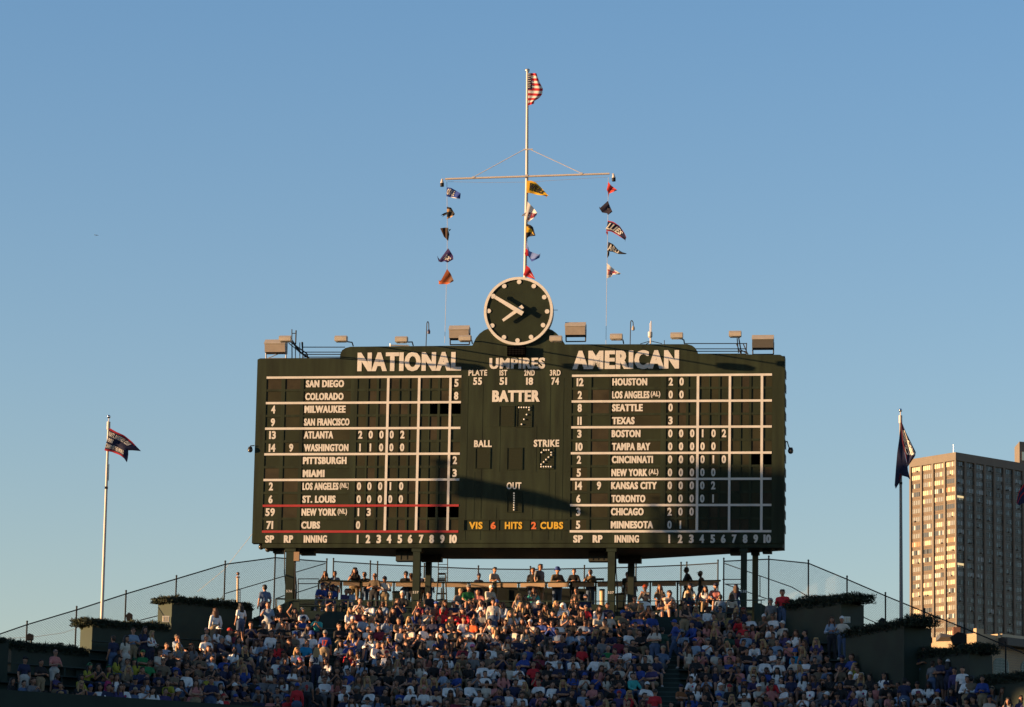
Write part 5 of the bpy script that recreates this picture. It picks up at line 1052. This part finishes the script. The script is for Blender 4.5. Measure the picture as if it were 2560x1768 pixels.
# ------------------------------------------------------------------ who sits where: x y (in tile pixels), shirt, head, pose
TILES = {
 (0, 1570): "445 640 N ck f5;735 610 K d f2;990 530 r z f2;1545 630 y ce s;2060 130 N b b;2270 170 w k f5;1440 870 y k s;1880 800 X d s;2110 830 W m s;1995 690 y ce s;2120 580 y ck s;700 890 G b s4;1010 900 P b s;480 1030 D d s;260 1070 K k s;1430 1080 K y s;1620 970 N cb s4;1150 1080 N b s;1750 1150 W d s;1960 1160 N d s;2060 1000 K cn s;2120 1210 P m s;1040 1200 K y s;930 1210 K d s;820 1190 N b s;2300 1150 W b s;1820 730 K k s;1240 1200 K d s;1550 1200 N y s",
 (320, 1570): "95 20 L b f;300 40 N k f;420 20 W y f;265 350 g ce s;70 500 y ce s;670 215 L b s2;900 220 L d s3;940 390 G y s;1110 430 K m s;1230 540 o b s2;1000 580 K b s4;745 700 o b s;820 680 B b s;1110 740 W d s;1470 540 L d s3;1500 720 K cw s;1460 370 D m s4;1670 240 N cg s;1860 420 W k s;1440 90 w cn s;1640 80 W cw s;1800 90 W cr s;1850 20 M b s;1980 590 o y s;2170 590 N ct s;2240 290 W m s1;230 640 g d s;800 870 o d s;830 1030 D k s;800 950 y d s;1170 880 G d s;1400 900 y d s;1690 870 L ck s6;1690 750 N d s;1880 760 N k s;1870 880 K m s;1940 990 G cw s;2100 910 N b s;2120 1060 N cg s;2060 1190 K cb s;1780 1190 R cr s;2060 1360 K d s;1500 1030 N d f;1540 1210 W d s;1230 1050 r m f;840 1170 N cw s;630 1170 P b s;240 1170 W k s;300 880 N cn s;350 960 L cn s;620 960 K d s;20 1010 D ct s;60 660 G b s;20 1180 W b s;1440 1360 K d s;2260 1250 N b s;2290 900 K d s;1290 750 o d s",
 (640, 1570): "10 70 N b s;240 30 G cn s;440 20 K b s2;760 50 W d s;560 170 o m s;720 180 o cb s;930 180 W hb s;1250 50 B cg b;690 330 K m s;850 280 C d s;1090 480 W y b;100 490 w m s;300 480 N b s3;510 570 N b s;720 590 G cp s;350 610 W cn s;480 780 N b s;660 800 W m s2;540 920 W m s;280 920 G d s;40 920 G d s;930 920 G d b;380 1090 G d s;600 1100 o m s;250 1230 r d s;740 1220 R cb b;440 1230 K d s;1300 950 W b s2;1450 830 K d s;1250 850 w m s;1370 660 W cn s;1460 650 K m s;1610 670 W k s;1540 320 w k s;1640 520 R m s;1710 330 B ck s;1850 500 W ck s;1940 640 L ck s;2190 520 L d s;2110 370 W d s;1980 180 W ck s;1790 200 L d s3;1790 80 B y s;2280 640 K d s2;1740 830 B d s;1880 860 o m s;1990 980 G y s;1800 980 o m s;2090 1130 W z s2;1480 1000 r m s;1580 990 W d s;2280 100 w m s;2000 50 W d s;1060 1100 K g s;2290 1050 K d s",
 (960, 1570): "250 40 w cn s1;200 200 P cb s;410 190 K b s;600 160 K b s3;720 60 W cn s;860 190 w b s;1050 50 W b s3;1220 50 o d s;1560 60 w cg s;1560 190 W cw s3;1310 230 K m s;1790 220 K m s3;1690 350 W cp s;1890 370 W cn s;2000 90 w y s;2150 40 K cg s;2150 520 N b s;630 360 K k s;460 330 o m s;240 330 L b s;60 390 W cr s;490 450 w k s;900 340 w cb s3;1070 340 N m s;1190 480 W cg s;1440 360 M d s;1590 510 G b s;940 520 W d s;870 650 K d s;1520 660 K d s;1810 650 W d s;2010 690 W d s;1840 840 W d s2;1650 810 G cw s;1340 830 B d s;1270 650 o y s;1380 580 o d s;520 650 K m s3;200 640 w y s3;280 780 K d s;680 690 w m s;40 560 o m s3;770 830 G cw s;520 960 K d s;1170 1000 W cg s1;1580 980 W d s1;1350 1130 o z s;1700 1180 W d s;760 1130 W ct s;510 1130 W hw s;290 1130 B b s;2060 1160 N d s;2230 1130 W d s;2150 850 r m s;2260 710 w d s;2090 370 o cn s;60 800 K d s;1020 680 r m s;860 1260 w ck s;1080 1280 K d s;1260 1300 M b s;1540 1300 G d s;560 1280 G k s;2080 1330 N d s",
 (1280, 1570): "40 50 w b s;230 100 w k s;90 190 N b s;520 60 N k s3;880 70 L d s;600 230 o k s;880 190 N z s;1100 50 L d s3;1220 210 N d s;1240 60 L b s;1390 60 N y s;1660 130 K k s;2090 60 W d s;2200 190 K d s;1600 230 G b s;40 340 K cn s;250 320 B cn s;500 330 o m s;690 360 W b s;990 370 N ck s;180 500 B cg s;460 510 M ct s;660 520 W b s;850 530 W b s;1130 520 W d s;1540 380 N k s;1670 380 g g s;1470 530 W d s;1690 540 w cn s;1990 510 G cw s;2140 650 W k s3;120 640 W cb s;390 660 R d s;590 660 K d s;440 840 R d s3;130 840 W d s;1290 680 N b s7;1600 690 r m s;1850 660 w b s;1730 800 K b s;1520 820 B b s;2230 820 T b s;730 1010 W d s;1150 990 N cb s;1260 1150 L b s;1010 1160 K b s;800 1170 K m s;150 1150 W b s;380 1180 P b s;590 1160 r d s;2000 980 B d s;1600 1190 P m s;1910 1190 P cr s;1710 1060 K d s;1440 1320 B b s;800 1320 w cw s;520 1310 N cn s;30 1320 r d s;250 1320 G d s;1920 250 M d s;2120 430 W b s;1040 1330 P m s",
 (1600, 1570): "1060 20 r b s;1110 190 L cb s7;1110 320 W cg s;1340 340 w b s;1430 210 K m s;1640 210 w y s;1850 170 M d s;2130 300 W d s;2280 290 A y s;1700 30 E d s;1920 40 L b s;2150 60 K d s;2060 140 N y s;400 100 E d b;270 40 w m f;80 30 K d s;160 510 K d s;310 530 N d s;270 680 P b s2;380 330 D ct s;150 350 w b s;1020 510 K d s;890 360 w m s6;1150 710 K d s;1360 670 N m s;1430 520 o b s;1650 650 B d s;1690 510 G m s;1950 480 K d s;1810 660 r d s;1730 790 K d s3;1910 800 w y s;1990 880 L cb s;2040 950 P b s;2270 640 W d s;2230 940 w k s;70 970 W cw s2;740 1000 A cn s;950 980 W d s;1350 980 w m s;1330 870 L z s;1460 1110 L cw s;1650 1110 K cr s;1910 1120 W cn s;2150 1120 w cw s;1160 1290 K d s;840 1310 W ck s;1330 1340 D d s;630 1340 K d s;1940 1310 w d s;270 1230 R z b;2110 1320 o m s;2260 1280 P d s",
 (1920, 1570): "70 180 o d s;240 130 P m s;460 60 W m s;630 140 N d s;200 300 L d s;420 280 r cw s;320 450 w k s;110 490 W d s;470 450 C hb s;710 300 K m s;720 480 o y s;880 440 G b s;890 270 P y s;210 620 W d s;510 610 w d s;740 620 W b s;910 590 K d s2;1150 590 K d s;1370 590 B b s7;1180 750 D d s;1560 630 y y s;1390 740 o b s3;1370 460 N cn s;370 830 N d s;260 920 W d s;600 920 W cb s1;790 870 N m s;80 980 R b s;370 1150 W cw s;550 1160 W d s4;810 1090 W b s;1000 1080 G z s7;1080 960 K k s;1010 1230 N cw s;430 1300 o m s;1340 980 K d s6;1650 770 W b s;1640 910 K cw s;1830 780 K k s;1820 920 o y s;2030 760 W k s7;2060 890 K ck s2;1510 1080 P d s;1320 1120 K cg s3;1790 1100 W cn s;1940 1090 r d s;1620 1270 P z s;1830 1240 w k s;2190 1060 K cn s;2290 930 K d s;2250 1370 K d s;900 1380 R z s;1630 1380 r d s;660 1400 r d s;2290 1180 r b s;1155 -75 L m f2;1340 -65 w cw f4",
 (2240, 1570): "130 480 G cw f5;510 520 N b f2;650 620 G b b;800 690 N d f;935 690 N cw b;1060 700 P d f5;1200 780 W d f5;1290 930 W d f2;1360 850 o d b;1560 930 B d f2;150 900 N d b;380 1030 W ck s;600 1050 W k s;480 1180 w cp s;1010 1190 N k s;800 1330 K d s;1740 1120 G ct s;1990 1160 o m s;2130 1100 A d s1;2300 1260 P d s;1420 1300 K d s;1230 1330 K ck s;200 1330 G cw s;390 1340 r b s;90 1060 K d s;20 1170 L d s",
 (480, 1480): "430 370 W m b;890 200 W k b;1370 320 L d f3;1390 470 K ck s;1190 620 N b s;1390 620 K cg s;1650 340 K ct s;1850 350 K m s6;1700 480 w ck s;1640 650 K b s2;1930 570 G cn s;1920 680 W d s;2230 400 T d s4;1320 -110 D d b",
 (760, 1400): "390 220 K m f3 T;560 230 L d f0 T;920 220 K k f3 T;1100 270 K b f2 T;1840 270 K ck f2 T;1940 280 o b f0 T;2090 230 N d f0 T;2250 240 w b f5 T;1280 310 o z f2 C;1460 340 W cn f2 C;280 500 B cn s U;360 530 K b s U;480 470 B cn s6 U;710 540 P d s U;890 530 L d s U;480 640 N cg s5 V;970 800 w d s;1040 940 M b s;1270 840 W d s;1400 690 L d s3;1760 680 K cw s;1480 850 K m s;1720 840 N m s;835 1090 o cw s3;1030 1070 L b s;1250 1110 W y s;1490 970 K m s;1500 1120 L m s3;2110 830 M b s3;1700 1050 o d s;2290 700 K d s",
 (1060, 1400): "990 270 N cn f2 T;1270 180 w d f2 T;2090 150 G d f5 T;1970 220 K d f0 T;590 570 G ct s U;790 530 g cg s U;1010 590 r d s U;1140 520 w cw s U;1945 540 T m s U;130 700 K b s V;300 740 N d s V;880 740 N d s2 V;1250 810 w d f0;1060 880 G d s;740 950 R cn s1;500 1010 o y s;150 1150 N b s;330 1110 N b s;690 1110 W b s;880 1130 O b s;1240 1110 w d s3;1460 1120 K b s;1680 720 w y s;1690 870 o y s;1880 850 K k s;1780 1000 W m s;2120 840 N cw s;1730 1130 o k s;1960 1090 w cw s;2230 1110 B b s;2280 860 o y s;2230 990 K d s;1480 770 W m s;1870 700 o m s;2050 720 w b s",
 (1360, 1400): "240 210 o hb f2 T;545 170 K d f2 T;845 210 o b f3 T;1500 230 K d f0 T;1590 200 o b f5 T;610 560 K ck s U;1850 520 G oo s U;2100 510 o m s U;2170 680 N cn s V;2280 650 w cg s V;520 690 K m s V;730 690 N cn s V;410 840 W hw s;110 860 o m s;60 990 K m s;590 840 K m s;610 1000 K m s;700 790 R g s;790 880 W m s;950 990 w b s;1210 950 w d s;1490 850 N b s;1600 690 o d s;1740 870 o y s;1930 850 K m s;1690 970 B d s;1910 1000 B z s;1760 680 W d s;1450 1150 K m s;1040 1190 o d s;860 1150 N b s;700 1120 L d s;450 1130 K d s;260 1110 W d s;75 1110 B b s",
 (1660, 1400): "420 200 K b w0 T;670 230 o ct w0 T;475 490 w cn s U;700 510 W k s U;890 480 r cn s U;1300 450 N cn b U;1225 620 w ct b V;1020 650 L d b V;460 600 N y s V;100 640 w b s V;370 830 K m f;790 920 W d s;640 1080 N cb s;880 1080 N d s;1010 940 o d s6;1170 1110 G m s;1360 1060 R d s;1480 950 N cr s;1250 990 N b s;1590 1100 W d s;1780 1050 o cw s;1990 1050 W b s;1930 1200 W d s;2150 1200 w cw s;1930 750 G cg f5;2140 610 R d f5;200 1130 B cb w0",
}
TS = 7.222
rp = random.Random(21)
def look(head):
    if head[0] == 'h' and len(head) == 2: return {'hb': ('blue bucket hat', 'bucket', CMAT['b']), 'hw': ('white hood up', 'hood', SHM['W'])}[head]
    if head == 'oo': return 'orange knit hat', 'beanie', CMAT['o']
    if head[0] == 'c': return CAPC[head[1]][0]+' cap', ('capback' if rp.random() < .12 else 'cap'), CMAT[head[1]]
    h = HC[head]; return h[0], h[1], HMAT[head]
people = []
def row_of(px, py, hh):
    """row whose heads (hh above the tread) cross this ray"""
    best = None
    for k in range(-1, NR):
        Y0 = 157.25-RUN*k; p = at(px, py, Y0); p = at(px, py, Y0-wing(p.x))
        err = abs(p.z-((ZWALK if k < 0 else rowZ(k))+hh))
        if best is None or err < best[0]: best = (err, k, p)
    return best
for (ox, oy), s in TILES.items():
    for e in s.split(';'):
        q = e.split(); px, py = ox+int(q[0])/TS, oy+int(q[1])/TS; ps = q[4]; zone = q[5] if len(q) > 5 else 'M'
        rot = 0.0
        if ps == 'b': ps = 'f0'; rot = math.pi + rp.uniform(-.3, .3)
        elif ps == 'f': ps = rp.choice(['f0', 'f2', 'f1'])
        elif ps == 's': ps = rp.choice(['s0', 's0', 's1', 's1', 's5', 's7', 's2', 's4'])
        elif ps == 'w0': rot = -1.3
        J = POSE[ps]['J']; hd = J['head']; sit = ps[0] == 's'
        if zone == 'M':
            err, k, p = row_of(px, py, hd.z)
            base = V3((p.x, p.y, (ZWALK if k < 0 else rowZ(k)))); scale = 1.0
            if abs(err) > .35: base.z = p.z-hd.z
            if not sit: base.y -= .3; base.x = at(px, py, base.y).x
            if not sit and 1920 < px < 1965 and py < 1510: p = at(px, py, 156.7); k = 0; base = V3((p.x, 156.7, p.z-hd.z))
        else:
            k = {'T': 'T', 'U': 'U', 'V': 'V', 'C': 'C'}[zone]
            Y = {'T': cY(px)+.55, 'U': 162.3, 'V': 161.15, 'C': 163.6}[zone]; p = at(px, py, Y); base = V3((p.x, Y, p.z-hd.z))
        w0 = .49 if base.x < XL and zone == 'M' else (-.49 if base.x > XR and zone == 'M' else 0)
        people.append(dict(base=base, k=k, shirt=q[2], head=q[3], pose=ps, rot=rot+w0+(0 if rot else rp.uniform(-.5, .5)), sit=sit, listed=True, px=px, py=py, zone=zone))
# keep neighbours in one row from sitting in each other
for k in range(-1, NR):
    R_ = sorted([p for p in people if p['k'] == k and p['sit']], key=lambda p: p['base'].x)
    for it in range(6):
        for a, b in zip(R_, R_[1:]):
            g = .43-(b['base'].x-a['base'].x)
            if g > 0: a['base'].x -= g/2; b['base'].x += g/2
    for p in R_:
        if p['k'] >= 0: p['base'].y = rowY(k, p['base'].x)+.07
# unlisted fans fill the gaps
for k in range(0, NR):
    R_ = sorted([p['base'].x for p in people if p['k'] == k and p['sit']])
    if len(R_) < 2: continue
    for a, b in zip(R_, R_[1:]):
        n = int((b-a)/.47)-1
        for i in range(n):
            X = a+(b-a)*(i+1)/(n+1)+rp.uniform(-.05, .05)
            if any(l-.15 < X < h_+.15 for l, h_ in AISLES) or rp.random() < .07: continue
            people.append(dict(base=V3((X, rowY(k, X)+.07, rowZ(k))), k=k, shirt=rp.choice('KKNNGoDKWWWWwwLBRMr'), head=rp.choice(['d', 'd', 'b', 'm', 'k', 'y', 'cn', 'ck', 'cg', 'cb']), pose=rp.choice(['s0', 's1', 's2', 's5', 's7', 's4']), rot=rp.uniform(-.6, .6)+(.49 if X < XL else (-.49 if X > XR else 0)), sit=True, listed=False, px=0, py=0, zone='M'))
def prio(p):
    if p['zone'] != 'M' or not p['sit']: return -100
    return (0 if p['listed'] else 20) - (p['k'] if p['k'] != -1 else 0)*1.0
people.sort(key=prio)
solo, mass = people[:300], people[300:]
def outfit(p):
    r = rp.random; D = POSE[p['pose']]
    hl, hm, hmat = look(p['head']); top = 'tee' if r() < .72 else 'long'
    if p['head'] in 'ykm' and r() < .25: top = 'tank'
    sk = SKIN[rp.choices(range(5), (4, 4, 3, 1.2, .9))[0]]
    pants = PANT[rp.choices(range(6), (4, 3, 2, 2, .8, 1.5))[0]]; leg = 'shorts' if r() < .45 else 'pants'
    for (x, y, pi, lg) in ((791, 1636, 5, 'pants'), (769, 1700, 1, 'pants'), (813, 1577, 2, 'shorts'), (1921, 1560, 0, 'shorts'), (2105, 1561, 0, 'pants'), (603, 1508, 0, 'shorts'), (663, 1465, 5, 'pants')):
        if abs(p['px']-x) < 6 and abs(p['py']-y) < 8: pants, leg, top = PANT[pi], lg, 'tee'
    p.update(hl=hl); parts = [('shirt', D[top], SHM[p['shirt']], 0), ('shorts' if leg == 'shorts' else 'trousers', D[leg], pants, 0), *[('shoe', D['shoe'+s], sm, 0) for sm in [SHOE[int(r() < .4)]] for s in 'LR']]
    if hm in ('cap', 'capback', 'bucket', 'beanie', 'hood'):
        parts.append(('hat' if hm != 'hood' else 'hood', HAIR[hm], hmat, 1))
        if hm != 'hood': hk = rp.choice(['d', 'b', 'm', 'b', 'd', 'k', 'b', 'd', 'd']); parts.append(('hair', HAIR['crop' if hk in 'db' else 'long'], HMAT[hk], 1))
    else: parts.append(('hair', HAIR[hm], hmat, 1))
    if r() < .2: parts.append(('sunglasses', HAIR['glasses'], GLM, 1))
    return sk, D, parts
def headmat(J): return Matrix.Translation(J['head']) @ Matrix.Rotation(J['yaw'], 4, 'Z') @ Matrix.Scale(1.05, 4)
ORD = ['first', 'second', 'third', 'fourth', 'fifth', 'sixth', 'seventh', 'eighth', 'ninth', 'tenth', 'eleventh', 'twelfth', 'thirteenth', 'fourteenth', 'fifteenth', 'sixteenth']
def where(p):
    k = p['k']
    if k == 'T': return 'standing at the brown counter' if p['pose'] != 'w0' else 'walking behind the brown counter'
    if k == 'C': return 'standing in front of the brown counter'
    if k in ('U', 'V'): return ('standing' if not p['sit'] else 'seated')+' on the terrace bench'
    if not p['sit']: return ('walking' if p['pose'] == 'w0' else ('standing, back turned,' if abs(p['rot']) > 2 else 'standing'))+' in '+ORD[max(k, 0)]+' row'
    return 'in '+ORD[max(k, 0)]+' row down' if k != NR-1 else 'in the front row'
for p in people:
    p['sc'] = rp.uniform(.94, 1.05); p['tilt'] = (rp.uniform(-.12, .12), rp.uniform(-.13, .13)) if p['sit'] else (0, 0)
    if p['sit'] and p['zone'] == 'M': p['base'].y += rp.uniform(-.05, .05)
    p['wide'] = rp.uniform(.96, 1.1)
    if abs(p['px']-1956) < 4 and abs(p['py']-1484) < 6: p['wide'] = 1.35; p['sc'] = 1.03
    p['dress'] = outfit(p); p['key'] = '%s shirt, %s, %s' % (SH[p['shirt']][0], p['hl'], where(p))
from collections import defaultdict
byk = defaultdict(list)
for p in people: byk[p['key']].append(p)
for k_, L in byk.items():
    L.sort(key=lambda p: p['base'].x)
    for i, p in enumerate(L):
        s = 'person in '+k_
        if len(L) > 1: s += ', leftmost such' if i == 0 else (', rightmost such' if i == len(L)-1 else ', '+ORD[i]+' such from left')
        p['label'] = s
for p in solo:
    sk_, D, parts = p['dress']; J = D['J']
    o = bpy.data.objects.new('person', D['body']); COL.objects.link(o)
    o.location = p['base']; o.rotation_euler = (*p['tilt'], p['rot']); o.scale = (p['sc']*p['wide'], p['sc'], p['sc'])
    o.material_slots[0].link = 'OBJECT'; o.material_slots[0].material = sk_
    tag(o, p['label'], 'person', 'spectators in the bleachers')
    for nm, me, mt, onhead in parts:
        c = bpy.data.objects.new(nm, me); COL.objects.link(c); c.parent = o
        c.material_slots[0].link = 'OBJECT'; c.material_slots[0].material = mt
        if onhead: c.matrix_local = headmat(J)
    if p['shirt'] == 'W' and p['pose'] in ('s0', 's3', 's5', 'f2') and rp.random() < .65:
        cz = J['chest']; k = MB(); k.tube(V3((.07, cz.y-.118, cz.z+.01)), V3((.07, cz.y-.137, cz.z+.012)), .05, .045, 12); k.cm = 1; k.tube(V3((.07, cz.y-.13, cz.z+.01)), V3((.07, cz.y-.141, cz.z+.012)), .03, .028, 10)
        q = k.build('jersey_emblem', [SHM['B'], SHM['R']]); q.parent = o
    for (x, y, s, mt) in ((791, 1636, '30', CMAT['n']), (769, 1700, '9', CMAT['r']), (813, 1577, '17', CMAT['o'])):
        if abs(p['px']-x) < 4 and abs(p['py']-y) < 6 and abs(p['rot']) > 2:
            k = MB(); put_text(k, s.replace('1', 'I'), lambda a, b, c: V3((.11-.22*a if len(s) > 1 else .06-.12*a, .135+.03*c, 1.12+.24*b)), .05); q = k.build('jersey_number', mt, None); q.parent = o
# everybody else in one crowd
mats_ = []; mi = {}
vs, fs, ms, off = [], [], [], 0
def arrays(me, cache={}):
    if me.name not in cache:
        v = np.empty(len(me.vertices)*3, 'f4'); me.vertices.foreach_get('co', v)
        n = len(me.polygons); f = np.empty(n*3, 'i4'); me.polygons.foreach_get('vertices', f); q = np.empty(n, 'i4'); me.polygons.foreach_get('material_index', q)
        cache[me.name] = (v.reshape(-1, 3), f, q)
    return cache[me.name]
def mid(m_):
    if m_.name not in mi: mi[m_.name] = len(mats_); mats_.append(m_)
    return mi[m_.name]
for p in mass:
    sk_, D, parts = p['dress']; M0 = Matrix.Translation(p['base']) @ Matrix.Rotation(p['rot'], 4, 'Z') @ Matrix.Rotation(p['tilt'][1], 4, 'Y') @ Matrix.Rotation(p['tilt'][0], 4, 'X') @ Matrix.Diagonal((p['sc']*p['wide'], p['sc'], p['sc'], 1))
    for me, mt, onhead in [(D['body'], sk_, 0)]+[(a, b, c) for _, a, b, c in parts]:
        v, f, q = arrays(me); M = np.array(M0 @ headmat(D['J']) if onhead else M0)
        vs.append(v @ M[:3, :3].T + M[:3, 3]); fs.append(f+off); off += len(v)
        tab = np.array([mid(mt), mid(EYEM), mid(LIPM)]); ms.append(tab[np.minimum(q, 2)])
vv = np.concatenate(vs).astype('f4'); ff = np.concatenate(fs).astype('i4'); mm_ = np.concatenate(ms).astype('i4')
me = bpy.data.meshes.new('crowd'); me.vertices.add(len(vv)); me.vertices.foreach_set('co', vv.ravel())
me.loops.add(len(ff)); me.loops.foreach_set('vertex_index', ff); nf = len(ff)//3; me.polygons.add(nf)
me.polygons.foreach_set('loop_start', np.arange(0, nf*3, 3, dtype='i4')); me.polygons.foreach_set('loop_total', np.full(nf, 3, 'i4'))
for m_ in mats_: me.materials.append(m_)
me.polygons.foreach_set('material_index', mm_); me.polygons.foreach_set('use_smooth', np.ones(nf, bool)); me.update(); me.validate()
co = bpy.data.objects.new('crowd', me); COL.objects.link(co); tag(co, 'remaining mass of spectators filling the upper bleacher rows', 'crowd', None, 'stuff')
print('PEOPLE', len(people), len(solo), len(mass), 'crowd tris', nf)
